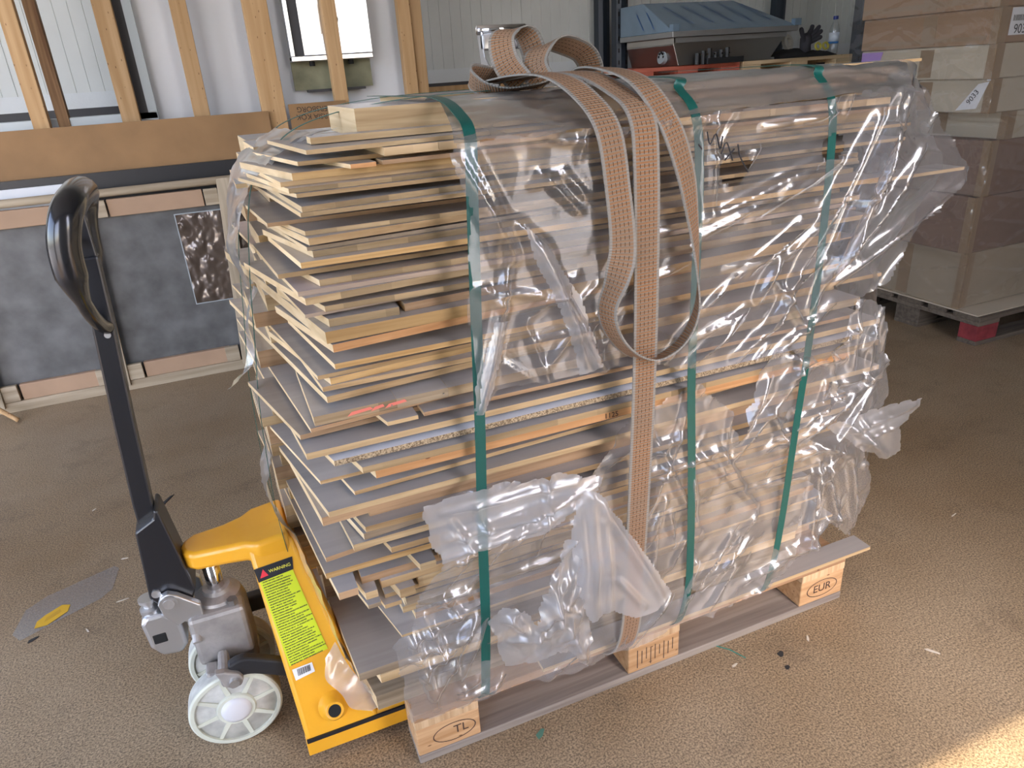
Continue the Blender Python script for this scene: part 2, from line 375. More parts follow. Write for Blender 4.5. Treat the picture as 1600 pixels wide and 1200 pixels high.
FRONT=[
(0.1454,0.0386,-0.063,0.049,-0.15,0.276,1.074,'weather'),
(0.1842,0.0255,-0.001,0.090,-0.05,0.255,1.151,'tan'),
(0.2099,0.0225,-0.046,0.055,-0.22,0.290,1.065,'pale'),
(0.2328,0.0069,-0.045,0.055,-0.08,0.290,1.196,'pale'),
(0.2401,0.0196,-0.089,0.050,-0.07,0.267,1.064,'grey'),
(0.2599,0.0170,0.048,0.099,-0.05,0.246,1.119,'grey'),
(0.2774,0.0170,0.025,0.095,-0.05,0.250,1.073,'lamgrey'),
(0.2948,0.0170,0.058,0.098,-0.05,0.247,1.068,'tan'),
(0.3121,0.0060,0.012,0.055,-0.22,0.290,1.151,'pale'),
(0.3183,0.0164,0.052,0.089,-0.05,0.256,1.142,'tan'),
(0.3351,0.0164,0.029,0.099,-0.05,0.246,1.141,'lamgrey'),
(0.3519,0.0164,0.035,0.099,-0.05,0.246,1.067,'grey'),
(0.3687,0.0164,0.036,0.082,-0.05,0.263,1.067,'grey'),
(0.3854,0.0164,0.013,0.100,-0.05,0.245,1.101,'grey'),
(0.4020,0.0098,-0.013,0.050,-0.18,0.293,0.022,'oak'),
(0.4020,0.0098,0.034,0.067,0.00,0.250,1.134,'lamgrey'),
(0.4122,0.0097,-0.045,0.052,-0.22,0.264,-0.019,'grey'),
(0.4122,0.0097,-0.007,0.069,0.00,0.248,1.146,'oak'),
(0.4223,0.0215,0.020,0.042,-0.22,0.258,0.052,'oak'),
(0.4223,0.0215,0.064,0.063,0.00,0.258,1.135,'lamgrey'),
(0.4442,0.0171,-0.047,0.042,-0.22,0.266,-0.023,'pale'),
(0.4442,0.0171,-0.011,0.063,0.00,0.258,1.114,'oak'),
(0.4617,0.0167,-0.097,0.044,-0.12,0.287,-0.059,'tan'),
(0.4617,0.0167,-0.047,0.072,0.00,0.256,1.104,'tan'),
(0.4788,0.0154,0.067,0.037,-0.22,0.308,0.100,'pale'),
(0.4788,0.0154,0.112,0.058,0.00,0.263,1.087,'lamgrey'),
(0.4944,0.0198,0.106,0.075,-0.05,0.270,1.102,'lamgrey'),
(0.5144,0.0126,-0.113,0.050,-0.10,0.710,1.167,'ochre'),
(0.5271,0.0252,0.028,0.075,-0.05,0.270,1.100,'tan'),
(0.5525,0.0125,0.013,0.020,-0.21,0.259,1.117,'oak'),
(0.5652,0.0078,0.059,0.094,-0.05,0.251,1.166,'grey'),
(0.5733,0.0103,-0.108,0.020,-0.11,0.325,1.117,'tan'),
(0.5838,0.0032,0.029,0.065,-0.05,0.280,1.195,'tan'),
(0.5872,0.0137,-0.056,0.010,-0.08,0.311,1.142,'pale'),
(0.6011,0.0036,0.019,0.060,-0.05,0.285,1.183,'oak'),
(0.6049,0.0137,-0.034,0.010,-0.22,0.277,1.106,'grey'),
(0.6188,0.0078,-0.006,0.046,-0.05,0.299,1.130,'lamgrey'),
(0.6268,0.0118,-0.030,0.000,-0.22,0.256,1.065,'oak'),
(0.6388,0.0250,-0.015,0.030,-0.05,0.315,1.098,'tan'),
(0.6640,0.0177,-0.102,0.000,-0.11,0.255,1.162,'tan'),
(0.6821,0.0113,-0.089,-0.006,-0.18,0.302,1.209,'pale'),
(0.6936,0.0099,0.012,0.059,-0.05,0.286,1.175,'oak'),
(0.7037,0.0081,-0.037,0.010,-0.20,0.307,1.192,'oak'),
(0.7119,0.0246,0.032,0.068,-0.05,0.277,1.109,'lamgrey'),
(0.7367,0.0069,-0.091,0.020,-0.22,0.278,1.148,'oak'),
(0.7440,0.0150,0.001,-0.020,-0.22,0.289,1.085,'pine'),
(0.7595,0.0125,-0.020,-0.020,-0.22,0.273,1.168,'lamgrey'),
(0.7721,0.0091,0.028,0.066,-0.05,0.279,1.116,'lamgrey'),
(0.7815,0.0106,-0.064,-0.010,-0.22,0.256,1.122,'chip'),
(0.7923,0.0084,0.024,0.066,-0.05,0.279,1.137,'grey'),
(0.8009,0.0119,-0.106,0.000,-0.09,0.760,1.188,'pale'),
(0.8130,0.0078,0.056,0.069,-0.05,0.276,1.099,'lamgrey'),
(0.8209,0.0090,-0.108,0.040,-0.22,0.305,1.159,'tan'),
(0.8301,0.0039,0.056,0.078,-0.05,0.267,1.113,'grey'),
(0.8342,0.0075,0.036,-0.010,-0.22,0.262,0.091,'pale'),
(0.8342,0.0075,0.103,-0.005,0.00,0.310,1.085,'tan'),
(0.8421,0.0074,-0.090,0.015,-0.11,0.745,1.183,'tan'),
(0.8497,0.0092,0.057,0.053,-0.05,0.292,1.086,'oak'),
(0.8591,0.0173,-0.083,0.000,-0.22,0.250,1.117,'parquet'),
(0.8766,0.0101,-0.038,0.067,-0.05,0.278,1.112,'oak'),
(0.8870,0.0116,-0.054,0.020,-0.17,0.740,1.160,'oak'),
(0.8987,0.0100,-0.019,0.060,-0.05,0.285,1.132,'tan'),
(0.9089,0.0085,-0.058,0.020,-0.09,0.287,1.189,'oak'),
(0.9179,0.0114,-0.043,0.022,-0.22,0.323,1.159,'ochre'),
(0.9296,0.0071,-0.062,0.026,-0.14,0.734,1.114,'oak'),
(0.9369,0.0149,-0.000,0.073,-0.05,0.272,1.115,'lamgrey'),
(0.9520,0.0096,-0.034,0.000,-0.14,0.301,1.060,'ochre'),
(0.9618,0.0228,-0.007,0.073,-0.05,0.272,1.069,'grey'),
(0.9849,0.0134,-0.033,-0.010,-0.22,0.285,1.068,'pine'),
(0.9984,0.0029,-0.000,0.047,-0.05,0.298,1.144,'tan'),
(1.0016,0.0198,-0.041,-0.010,-0.16,0.770,1.074,'ochre'),
(1.0218,0.0135,-0.030,0.011,-0.22,0.258,0.087,'lamgrey'),
(1.0218,0.0135,0.099,0.022,0.00,0.289,1.054,'tan'),
(1.0354,0.0048,0.001,0.041,-0.05,0.304,1.146,'grey'),
(1.0405,0.0060,-0.064,0.020,-0.10,0.301,1.203,'mdf'),
(1.0469,0.0093,-0.032,0.015,-0.22,0.298,1.126,'lamgrey'),
(1.0563,0.0102,-0.004,0.052,-0.05,0.293,1.076,'lamgrey'),
(1.0668,0.0114,-0.061,-0.000,-0.22,0.329,1.125,'lamgrey'),
(1.0785,0.0076,-0.069,0.015,-0.09,0.745,1.064,'mdf'),
(1.0866,0.0103,-0.032,0.027,-0.22,0.258,1.105,'lamgrey'),
(1.0971,0.0030,-0.022,0.104,-0.05,0.241,1.097,'grey'),
(1.1003,0.0077,-0.091,0.060,-0.07,0.285,1.083,'oak'),
(1.1082,0.0169,-0.015,0.094,-0.05,0.251,1.193,'oak'),
(1.1253,0.0093,-0.058,0.000,-0.10,0.262,1.137,'ochre'),
(1.1349,0.0100,-0.035,0.021,-0.22,0.252,1.134,'lamgrey'),
(1.1453,0.0060,-0.042,0.026,-0.14,0.319,1.188,'grey'),
(1.1515,0.0049,0.004,0.145,-0.05,0.200,1.157,'oak'),
(1.1566,0.0109,-0.039,0.010,-0.19,0.291,1.195,'oak'),
(1.1679,0.0072,-0.040,0.031,-0.21,0.278,1.086,'lamgrey'),
(1.1755,0.0064,-0.089,0.108,-0.08,0.237,1.130,'tan'),
(1.1821,0.0195,-0.016,0.144,-0.05,0.201,1.149,'grey'),
(1.2018,0.0065,-0.045,-0.000,-0.09,0.760,1.181,'lamgrey'),
(1.2087,0.0088,-0.042,-0.001,-0.08,0.309,1.086,'lamgrey'),
(1.2176,0.0100,-0.010,0.100,-0.05,0.245,1.132,'oak'),
(1.2278,0.0060,-0.044,0.020,-0.22,0.308,1.208,'oak'),
(1.2342,0.0071,-0.053,0.030,-0.15,0.313,1.126,'lamgrey'),
(1.2417,0.0072,-0.061,0.056,-0.09,0.265,1.147,'oak'),
(1.2492,0.0111,-0.042,0.055,-0.22,0.278,1.179,'ochre'),
(1.2607,0.0066,0.044,0.026,-0.21,0.308,0.084,'pine'),
(1.2607,0.0066,0.096,0.036,0.00,0.274,1.196,'tan'),
(1.2677,0.0065,-0.028,0.077,-0.18,0.268,1.086,'oak'),
(1.2746,0.0128,0.098,0.023,-0.17,0.266,1.150,'lam'),
(1.2878,0.0065,-0.019,0.020,-0.10,0.300,1.194,'pale'),
]
BACK=[
(0.1453,0.0241,-0.121,0.355,-0.03,0.210,1.102,'ochre'),
(0.1700,0.0372,-0.134,0.355,-0.03,0.210,1.102,'lamgrey'),
(0.2078,0.0254,-0.126,0.355,-0.03,0.210,1.050,'pale'),
(0.2338,0.0306,-0.110,0.355,-0.03,0.210,1.188,'tan'),
(0.2650,0.0378,-0.110,0.355,-0.03,0.210,1.179,'oak'),
(0.3034,0.0261,-0.117,0.355,-0.03,0.210,1.027,'pale'),
(0.3301,0.0310,-0.140,0.355,-0.03,0.210,1.063,'ochre'),
(0.3617,0.0332,-0.149,0.355,-0.03,0.210,1.015,'ochre'),
(0.3955,0.0325,-0.149,0.355,-0.03,0.210,1.024,'oak'),
(0.4287,0.0230,-0.121,0.355,-0.03,0.210,1.129,'tan'),
(0.4522,0.0328,-0.160,0.355,-0.03,0.210,1.177,'lamgrey'),
(0.4856,0.0284,-0.159,0.355,-0.03,0.210,1.191,'lamgrey'),
(0.1453,0.0361,-0.129,0.575,-0.03,0.205,1.092,'ochre'),
(0.1820,0.0191,-0.147,0.575,-0.03,0.205,1.066,'pale'),
(0.2017,0.0380,-0.135,0.575,-0.03,0.205,1.192,'pale'),
(0.2402,0.0233,-0.106,0.575,-0.03,0.205,1.158,'pale'),
(0.2642,0.0376,-0.150,0.575,-0.03,0.205,1.054,'oak'),
(0.3024,0.0346,-0.144,0.575,-0.03,0.205,1.026,'lamgrey'),
(0.3376,0.0211,-0.119,0.575,-0.03,0.205,1.135,'tan'),
(0.3593,0.0304,-0.141,0.575,-0.03,0.205,1.107,'pale'),
(0.3903,0.0292,-0.136,0.575,-0.03,0.205,1.140,'pale'),
(0.4201,0.0261,-0.152,0.575,-0.03,0.205,1.160,'oak'),
(0.4468,0.0344,-0.147,0.575,-0.03,0.205,1.014,'pale'),
(0.4818,0.0322,-0.139,0.575,-0.03,0.205,1.160,'pale'),
(0.5272,0.0315,-0.142,0.355,-0.03,0.210,1.009,'ochre'),
(0.5593,0.0240,-0.161,0.355,-0.03,0.210,1.022,'oak'),
(0.5839,0.0305,-0.161,0.355,-0.03,0.210,1.036,'tan'),
(0.6150,0.0277,-0.144,0.355,-0.03,0.210,1.106,'oak'),
(0.6432,0.0282,-0.159,0.355,-0.03,0.210,1.100,'oak'),
(0.6720,0.0448,-0.158,0.355,-0.03,0.210,1.161,'tan'),
(0.7174,0.0211,-0.165,0.355,-0.03,0.210,1.004,'pale'),
(0.7391,0.0374,-0.140,0.355,-0.03,0.210,1.038,'lamgrey'),
(0.7771,0.0235,-0.151,0.355,-0.03,0.210,1.089,'ochre'),
(0.5272,0.0347,-0.155,0.575,-0.03,0.205,1.166,'ochre'),
(0.5625,0.0240,-0.138,0.575,-0.03,0.205,1.028,'tan'),
(0.5871,0.0308,-0.127,0.575,-0.03,0.205,1.167,'pale'),
(0.6185,0.0350,-0.170,0.575,-0.03,0.205,1.148,'tan'),
(0.6541,0.0231,-0.152,0.575,-0.03,0.205,1.011,'ochre'),
(0.6778,0.0316,-0.130,0.575,-0.03,0.205,1.174,'ochre'),
(0.7100,0.0326,-0.122,0.575,-0.03,0.205,1.120,'ochre'),
(0.7432,0.0343,-0.151,0.575,-0.03,0.205,1.092,'oak'),
(0.7781,0.0225,-0.150,0.575,-0.03,0.205,1.001,'tan'),
(0.8131,0.0288,-0.115,0.355,-0.03,0.210,1.195,'pale'),
(0.8131,0.0288,-0.145,0.575,-0.03,0.205,1.007,'tan'),
(0.8498,0.0368,-0.144,0.355,-0.03,0.210,1.037,'tan'),
(0.8498,0.0368,-0.136,0.575,-0.03,0.205,1.095,'pale'),
(0.8988,0.0305,-0.113,0.355,-0.03,0.210,1.050,'pale'),
(0.8988,0.0305,-0.140,0.575,-0.03,0.205,1.163,'oak'),
(0.9370,0.0302,-0.136,0.355,-0.03,0.210,1.004,'tan'),
(0.9678,0.0335,-0.107,0.355,-0.03,0.210,1.017,'pale'),
(0.9370,0.0376,-0.130,0.575,-0.03,0.205,1.179,'pale'),
(0.9752,0.0261,-0.118,0.575,-0.03,0.205,1.065,'lamgrey'),
(1.0217,0.0230,-0.100,0.355,-0.03,0.210,1.129,'pale'),
(1.0452,0.0330,-0.092,0.355,-0.03,0.210,1.143,'pale'),
(1.0217,0.0298,-0.100,0.575,-0.03,0.205,1.162,'oak'),
(1.0521,0.0262,-0.087,0.575,-0.03,0.205,1.151,'pale'),
(1.0865,0.0331,-0.096,0.355,-0.03,0.210,1.179,'ochre'),
(1.1202,0.0279,-0.072,0.355,-0.03,0.210,1.129,'pale'),
(1.1487,0.0286,-0.111,0.355,-0.03,0.210,1.027,'tan'),
(1.1779,0.0236,-0.062,0.355,-0.03,0.210,1.075,'lamgrey'),
(1.0865,0.0291,-0.091,0.575,-0.03,0.205,1.098,'pale'),
(1.1162,0.0293,-0.096,0.575,-0.03,0.205,1.014,'pale'),
(1.1461,0.0283,-0.070,0.575,-0.03,0.205,1.018,'pale'),
(1.1750,0.0265,-0.105,0.575,-0.03,0.205,1.147,'tan'),
(1.2086,0.0422,-0.063,0.355,-0.03,0.210,1.047,'oak'),
(1.2513,0.0307,-0.073,0.355,-0.03,0.210,1.130,'lamgrey'),
(1.2086,0.0363,-0.084,0.575,-0.03,0.205,1.096,'ochre'),
(1.2455,0.0365,-0.073,0.575,-0.03,0.205,1.009,'ochre'),
]

place_boards(FRONT, 'from the pallet in the front row', 'boards in the front row of the stack')
for ya, nm in ((.355,'middle'),(.575,'rearmost')):
    place_boards(sorted(r for r in BACK if abs(r[3]-ya) < .01), 'from the pallet in the %s row' % nm, 'boards in the %s row of the stack' % nm)
def loose_board(x0,x1,y0,y1,z,t,kind,label,rz=0,s=0):
    o = bpy.data.objects.new('stacked_board', board_mesh(x1-x0, y1-y0, t, s, 0, kind)); COL.objects.link(o); o.location = (x0,y0,z); o.rotation_euler = (0,0,rz)
    return tag(o, label, 'board', 'boards lying on top of the stack')
loose_board(.085,.62,.15,.42,1.2958,.046,'pale','thick plank with rough end grain on top of the stack at its open corner')
loose_board(.64,1.17,.10,.42,1.2958,.018,'grey','greyish board on top under the film, lowest of three near the cartons')
loose_board(.62,1.19,.075,.42,1.3140,.016,'tan','brown board on top under the film, middle of three near the cartons')
loose_board(.66,1.20,.06,.40,1.3302,.015,'grey','greyish board on top under the film, upper of three near the cartons')
loose_board(.0,.5,.10,.145,1.2958,.010,'pale','narrow pale strip lying before the thick plank on top')
loose_board(.16,1.12,.44,.76,1.2958,.018,'oak','wide oak panel on top beneath the coiled webbing')
loose_board(.22,1.3,.46,.74,1.3142,.014,'tan','brown panel on top, second below the coiled webbing')
loose_board(.26,1.28,.43,.72,1.3286,.016,'pale','uppermost pale panel on which the coiled webbing lies')
loose_board(.9,1.36,.14,.19,1.3462,.006,'pale','thin pale lath poking out beyond the stack at the top towards the cartons')
loose_board(1.12,1.40,.02,.09,1.118,.007,'pale','thin lath end poking through the film towards the cartons')
loose_board(.30,1.27,-.012,.045,.1455,.010,'pale','thin pale base board reaching past the end of the pallet')
# loose short offcuts pushed in at the open corner
MB_c = [(-.098,.50,1.2145,.12,.10,.008,'pale','small pale offcut sticking out of the rear row near the top')]
for x,y,z,L,d,t,kd,lb in MB_c:
    o = bpy.data.objects.new('wood_offcut', board_mesh(L,d,t,0,0,kd)); COL.objects.link(o); o.location = (x-.02,y-.17,z); tag(o, lb, 'offcut')

num_board = [o for o in COL.objects if o.name.startswith('stacked_board') and o.type == 'MESH' and abs(o.location.z-.744) < .001][0]
text_obj('1125', .016, MATS['stamp_ink'], num_board, (.472,-.0203,.7515), (1,0,0), (0,0,1), 'handwritten_number')

# ---------------------------------------------------------------- pallet jack
YC = .378
def yellow_mat():
    m, N, Lk, P = nt('jack_yellow')
    tc = N.new('ShaderNodeTexCoord'); n = N.new('ShaderNodeTexNoise'); n.inputs['Scale'].default_value = 14; n.inputs['Detail'].default_value = 9; n.inputs['Roughness'].default_value = .72
    Lk.new(tc.outputs['Object'], n.inputs[0])
    r = N.new('ShaderNodeValToRGB'); e = r.color_ramp.elements; e[0].position = .335; e[0].color = (.12,.10,.09,1); e[1].position = .35; e[1].color = (.84,.40,.022,1)
    e2 = r.color_ramp.elements.new(.6); e2.color = (.86,.42,.025,1); e3 = r.color_ramp.elements.new(.8); e3.color = (.80,.43,.06,1)
    Lk.new(n.outputs[0], r.inputs[0]); Lk.new(r.outputs[0], P.inputs['Base Color']); P.inputs['Roughness'].default_value = .33
    P.inputs['Coat Weight'].default_value = .3
    return m
YEL = yellow_mat()
plain('cast_grey', (.40,.38,.36), .45, .45, bump=.35, bscale=160, var=.2, vscale=25)
plain('cast_dark', (.16,.15,.14), .6, .4, bump=.4, bscale=120, var=.35, vscale=18)
plain('zinc', (.62,.63,.64), .38, .9, bump=.15, bscale=90)
plain('chrome', (.75,.75,.76), .08, 1); plain('jack_black', (.012,.013,.017), .33, coat=.4); plain('rubber_black', (.01,.011,.014), .22, coat=.6)
plain('arm_black', (.02,.021,.024), .4, bump=.3, bscale=40)
plain('nylon', (.62,.64,.54), .38, var=.08, vscale=14); plain('nylon_tread', (.50,.50,.46), .5, var=.25, vscale=30); plain('hub_cap', (.68,.68,.70), .35)
plain('hole_dark', (.006,.006,.006), .8); plain('red_sign', (.75,.03,.05), .5); plain('sign_black', (.015,.016,.02), .4); plain('sign_yellow', (.85,.80,.10), .5)
plain('paper_white', (.80,.80,.80), .6); plain('print_black', (.02,.02,.02), .6)
jack = thing('pallet_jack', 'yellow hand pallet jack with black upright handle pushed under the pallet', 'pallet jack', (-.2, YC, 0))
# forks
for ya in (.108, .488):
    m = MB(); x0, x1 = -.222, 1.02
    sec = [(ya,.022),(ya,.062),(ya+.012,.074),(ya+.148,.074),(ya+.16,.062),(ya+.16,.022),(ya+.152,.022),(ya+.152,.060),(ya+.008,.060),(ya+.008,.022)]
    m.prism(sec, 'x', x0, x1)
    fk = m.build('fork', YEL, jack, bevel=.002)
    MB().box(x0+.002, .02, ya-.0012, ya+.003, .060, .070).build('worn_edge', MATS['sign_black'], fk)
    MB().cyl((.93,ya+.05,.037),(.93,ya+.11,.037),.036,n=20).build('load_roller', MATS['nylon'], fk)
# A frame
def lean(v):
    x, y, z = v; t = min(1,max(0,(z-.05)/.42))
    if x < 0: return (-.219-.036*t, y, z)
    return (-.055-.105*t, y, z)
sec = [(.108,.05),(.113,.085),(.296,.438),(.318,.468),(.438,.468),(.46,.438),(.643,.085),(.648,.05),(.58,.05),(.42,.36),(.336,.36),(.176,.05)]
fr = MB().prism(sec, 'x', -1, 1, fn=lean).build('frame', YEL, jack, bevel=.010, segs=3); smooth_angle(fr, 50)
hp = [(-.385,.352),(-.392,.378),(-.385,.404),(-.365,.422),(-.30,.432),(-.262,.442),(-.235,.46),(-.165,.46),(-.165,.296),(-.235,.296),(-.262,.318),(-.30,.326),(-.365,.334)]
def headz(v):
    x,y,z = v; return (x,y, z+(.0 if x < -.29 else (x+.29)*.12 if z > .45 else -.0))
hd = MB().prism(hp, 'z', .420, .466, fn=headz).build('head', YEL, jack, bevel=.011, segs=3); smooth_angle(hd, 50)
bs = MB().lathe([(.040,-.012),(.030,.006),(.023,.016),(.021,.034),(.0185,.037),(.0145,.036)], (-.150,.1305,.119), (0,-.89,.46), n=28).build('pivot_boss', YEL, jack, smooth=False)
smooth_angle(bs, 35)
MB().cyl((-.150,.1305-.89*.035,.119+.46*.035),(-.150,.1305-.89*.0366,.119+.46*.0366),.0138,n=20).build('pivot_hole', MATS['hole_dark'], bs)
# warning sticker on the slanted side plate
KS = .183/.353
SN = Vector((0,-1,KS)).normalized()
def sp(x, z, lift=.0012):
    p = Vector((x, .113+(z-.085)*KS, z))+SN*lift
    return p
def sticker_mat():
    m, N, Lk, P = nt('sticker_text'); P.inputs['Roughness'].default_value = .4
    uv = N.new('ShaderNodeUVMap'); sx = N.new('ShaderNodeSeparateXYZ'); Lk.new(uv.outputs[0], sx.inputs[0])
    a = N.new('ShaderNodeMath'); a.operation = 'MULTIPLY'; a.inputs[1].default_value = 34; Lk.new(sx.outputs[1], a.inputs[0])
    fr_ = N.new('ShaderNodeMath'); fr_.operation = 'FRACT'; Lk.new(a.outputs[0], fr_.inputs[0])
    lt = N.new('ShaderNodeMath'); lt.operation = 'LESS_THAN'; lt.inputs[1].default_value = .48; Lk.new(fr_.outputs[0], lt.inputs[0])
    fl = N.new('ShaderNodeMath'); fl.operation = 'FLOOR'; Lk.new(a.outputs[0], fl.inputs[0])
    wnz = N.new('ShaderNodeTexWhiteNoise'); wnz.noise_dimensions = '1D'; Lk.new(fl.outputs[0], wnz.inputs['W'])
    mr = N.new('ShaderNodeMapRange'); mr.inputs[3].default_value = .62; mr.inputs[4].default_value = 1.05; Lk.new(wnz.outputs['Value'], mr.inputs[0])
    l2 = N.new('ShaderNodeMath'); l2.operation = 'LESS_THAN'; Lk.new(sx.outputs[0], l2.inputs[0]); Lk.new(mr.outputs[0], l2.inputs[1])
    g3 = N.new('ShaderNodeMath'); g3.operation = 'GREATER_THAN'; g3.inputs[1].default_value = .05; Lk.new(sx.outputs[0], g3.inputs[0])
    mp = N.new('ShaderNodeMapping'); mp.inputs['Scale'].default_value = (42,34,1); Lk.new(uv.outputs[0], mp.inputs[0])
    nz = N.new('ShaderNodeTexNoise'); nz.inputs['Scale'].default_value = 1.4; nz.inputs['Detail'].default_value = 1; Lk.new(mp.outputs[0], nz.inputs[0])
    g4 = N.new('ShaderNodeMath'); g4.operation = 'GREATER_THAN'; g4.inputs[1].default_value = .40; Lk.new(nz.outputs[0], g4.inputs[0])
    out = lt.outputs[0]
    for q in (l2, g3, g4):
        mu = N.new('ShaderNodeMath'); mu.operation = 'MULTIPLY'; Lk.new(out, mu.inputs[0]); Lk.new(q.outputs[0], mu.inputs[1]); out = mu.outputs[0]
    mx = N.new('ShaderNodeMix'); mx.data_type = 'RGBA'; mx.inputs[6].default_value = (.62,.72,.02,1); mx.inputs[7].default_value = (.10,.12,.02,1)
    Lk.new(out, mx.inputs[0]); Lk.new(mx.outputs[2], P.inputs['Base Color'])
    return m
def quad(name, pts, mat, parent, uvs=None):
    m = MB().add(pts, [(0,1,2,3)]); o = m.build(name, mat, parent)
    ul = o.data.uv_layers.new(name='UVMap')
    for i, c in enumerate(uvs or [(0,0),(1,0),(1,1),(0,1)]): ul.data[i].uv = c
    return o
st = quad('warning_sticker', [sp(-.2216,.2187), sp(-.1353,.2286), sp(-.171,.398), sp(-.243,.3927)], sticker_mat(), jack)
st['label'] = 'yellow-green warning sticker with small print'
quad('sticker_header', [sp(-.2455,.3915,.0016), sp(-.1695,.3985,.0016), sp(-.166,.4235,.0016), sp(-.2495,.4185,.0016)], MATS['sign_black'], jack)
up = Vector((0,KS,1)).normalized()
text_obj('WARNING', .0098, MATS['sign_yellow'], jack, sp(-.1965,.4085,.0024), Vector((1,.028,.055)), up, 'warning_lettering')
MB().add([sp(-.2405,.3985,.0022), sp(-.2225,.4005,.0022), sp(-.2315,.4145,.0022)], [(0,1,2)]).build('warning_triangle', MATS['red_sign'], jack)
bl = quad('barcode_label', [sp(-.2151,.1889), sp(-.1723,.1945), sp(-.1744,.2133), sp(-.2179,.2113)], MATS['paper_white'], jack)
m = MB(); xx = -.208
while xx < -.181:
    wd = R.choice([.0008,.0014,.002]); f = (xx+.2151)/.0428
    m.add([sp(xx,.1955+.004*f,.0016), sp(xx+wd,.1955+.004*f,.0016), sp(xx+wd,.209+.002*f,.0016), sp(xx,.209+.002*f,.0016)], [(0,1,2,3)]); xx += wd+R.choice([.0008,.0013])
m.build('barcode', MATS['print_black'], bl)
# pump, piston, yoke
px, py = -.342, YC
MB().cyl((px,py,.30),(px,py,.425),.0185,n=24).build('piston_rod', MATS['chrome'], jack, smooth=False).data.polygons.foreach_set('use_smooth',[False,False]+[True]*24)
pb = MB().lathe([(.035,.165),(.058,.17),(.060,.19),(.058,.30),(.050,.325),(.032,.332),(.030,.342),(.022,.342)], (px,py,0), n=28)
pump = pb.build('pump_body', MATS['cast_grey'], jack); smooth_angle(pump, 40)
MB().box(px-.068,px+.052,py-.072,py-.02,.185,.318).build('valve_block', MATS['cast_grey'], pump, bevel=.010)
MB().cyl((px+.03,py-.052,.318),(px+.03,py-.052,.332),.012,n=6).build('filler_plug', MATS['cast_dark'], pump)
MB().lathe([(.052,.150),(.060,.152),(.060,.158),(.052,.162)], (px,py,0), n=28).build('bearing_ring', MATS['zinc'], pump)
yk = MB().prism([(-.398,.172),(-.34,.178),(-.286,.172),(-.286,.150),(-.30,.120),(-.33,.088),(-.375,.088),(-.392,.12)], 'y', .292, .398).build('steer_yoke', MATS['cast_dark'], jack, bevel=.010, segs=3)
MB().prism([(-.398,.205),(-.375,.20),(-.345,.182),(-.322,.185),(-.318,.16),(-.34,.145),(-.37,.15),(-.392,.165)], 'y', .255, .30).build('yoke_ear', MATS['cast_grey'], jack, bevel=.008, segs=3)
smooth_angle(yk, 50)
MB().cyl((px-.012,.232,.1),(px-.012,.524,.1),.014,n=16).build('axle', MATS['zinc'], jack)
def wheel(yn):
    c = (px-.012, yn, .1)
    t = thing_part('steer_wheel', jack, c)
    w_ = MB().lathe([(.096,.0),(.1,.003),(.1,.047),(.096,.05),(.088,.05),(.088,.03),(.03,.03),(.03,.02),(.088,.02),(.088,.0)], c, (0,1,0), n=48, closed=True).build('rim', [MATS['nylon']], t)
    smooth_angle(w_, 35)
    MB().lathe([(.0999,.006),(.1004,.008),(.1004,.042),(.0999,.044)], c, (0,1,0), n=48).build('tread', MATS['nylon_tread'], t, smooth=True)
    for k in range(8):
        a = 2*math.pi*k/8+.2; ca, sa = math.cos(a), math.sin(a)
        p = [(.030,-.006),(.090,-.004),(.090,.004),(.030,.006)]
        vs = [(c[0]+r*ca-s_*sa, yn+d, c[2]+r*sa+s_*ca) for d in (.003,.047) for r, s_ in p]
        MB().add(vs, [(3,2,1,0),(4,5,6,7),(0,1,5,4),(1,2,6,5),(2,3,7,6),(3,0,4,7)]).build('spoke', MATS['nylon'], t)
    h = MB().lathe([(.040,-.001),(.043,.003),(.043,.047),(.040,.051)], c, (0,1,0), n=32).build('hub', MATS['nylon'], t); smooth_angle(h, 40)
    h = MB().lathe([(.033,-.001),(.031,-.006),(.022,-.010),(.004,-.0115)], c, (0,1,0), n=32).build('hub_cap', MATS['hub_cap'], t); smooth_angle(h, 50)
def thing_part(name, parent, loc):
    o = bpy.data.objects.new(name, None); COL.objects.link(o); o.parent = parent; o.location = Vector(loc)-wloc(parent); return o
wheel(.236); wheel(.402)
# link arms
cl = MB().prism([(-.372,.243),(-.352,.238),(-.325,.222),(-.318,.205),(-.325,.19),(-.345,.186),(-.36,.20)], 'y', .205, .222).build('link_clevis', MATS['cast_grey'], jack, bevel=.004)
MB().cyl((-.338,.196,.207),(-.338,.226,.207),.0105,n=18).build('link_pin', MATS['zinc'], cl)
MB().box(-.368,-.345,.222,.30,.180,.225).build('link_web', MATS['cast_grey'], cl, bevel=.008)
ap = catmull([(-.345,.228,.222),(-.31,.228,.228),(-.26,.226,.205),(-.19,.222,.165)], 6)
m = MB(); vs = []
for p in ap:
    for dy, dz in ((-.012,-.026),(.012,-.026),(.012,.02),(-.012,.02)): vs.append((p[0], p[1]+dy, p[2]+dz))
m.add(vs, [(i*4+j, i*4+(j+1)%4, i*4+4+(j+1)%4, i*4+4+j) for i in range(len(ap)-1) for j in range(4)]+[(3,2,1,0), tuple(len(vs)-4+j for j in range(4))])
la = m.build('link_arm', MATS['arm_black'], jack, bevel=.006)
MB().box(-.30,-.20,.42,.45,.205,.25).build('link_arm', MATS['arm_black'], jack, bevel=.006)
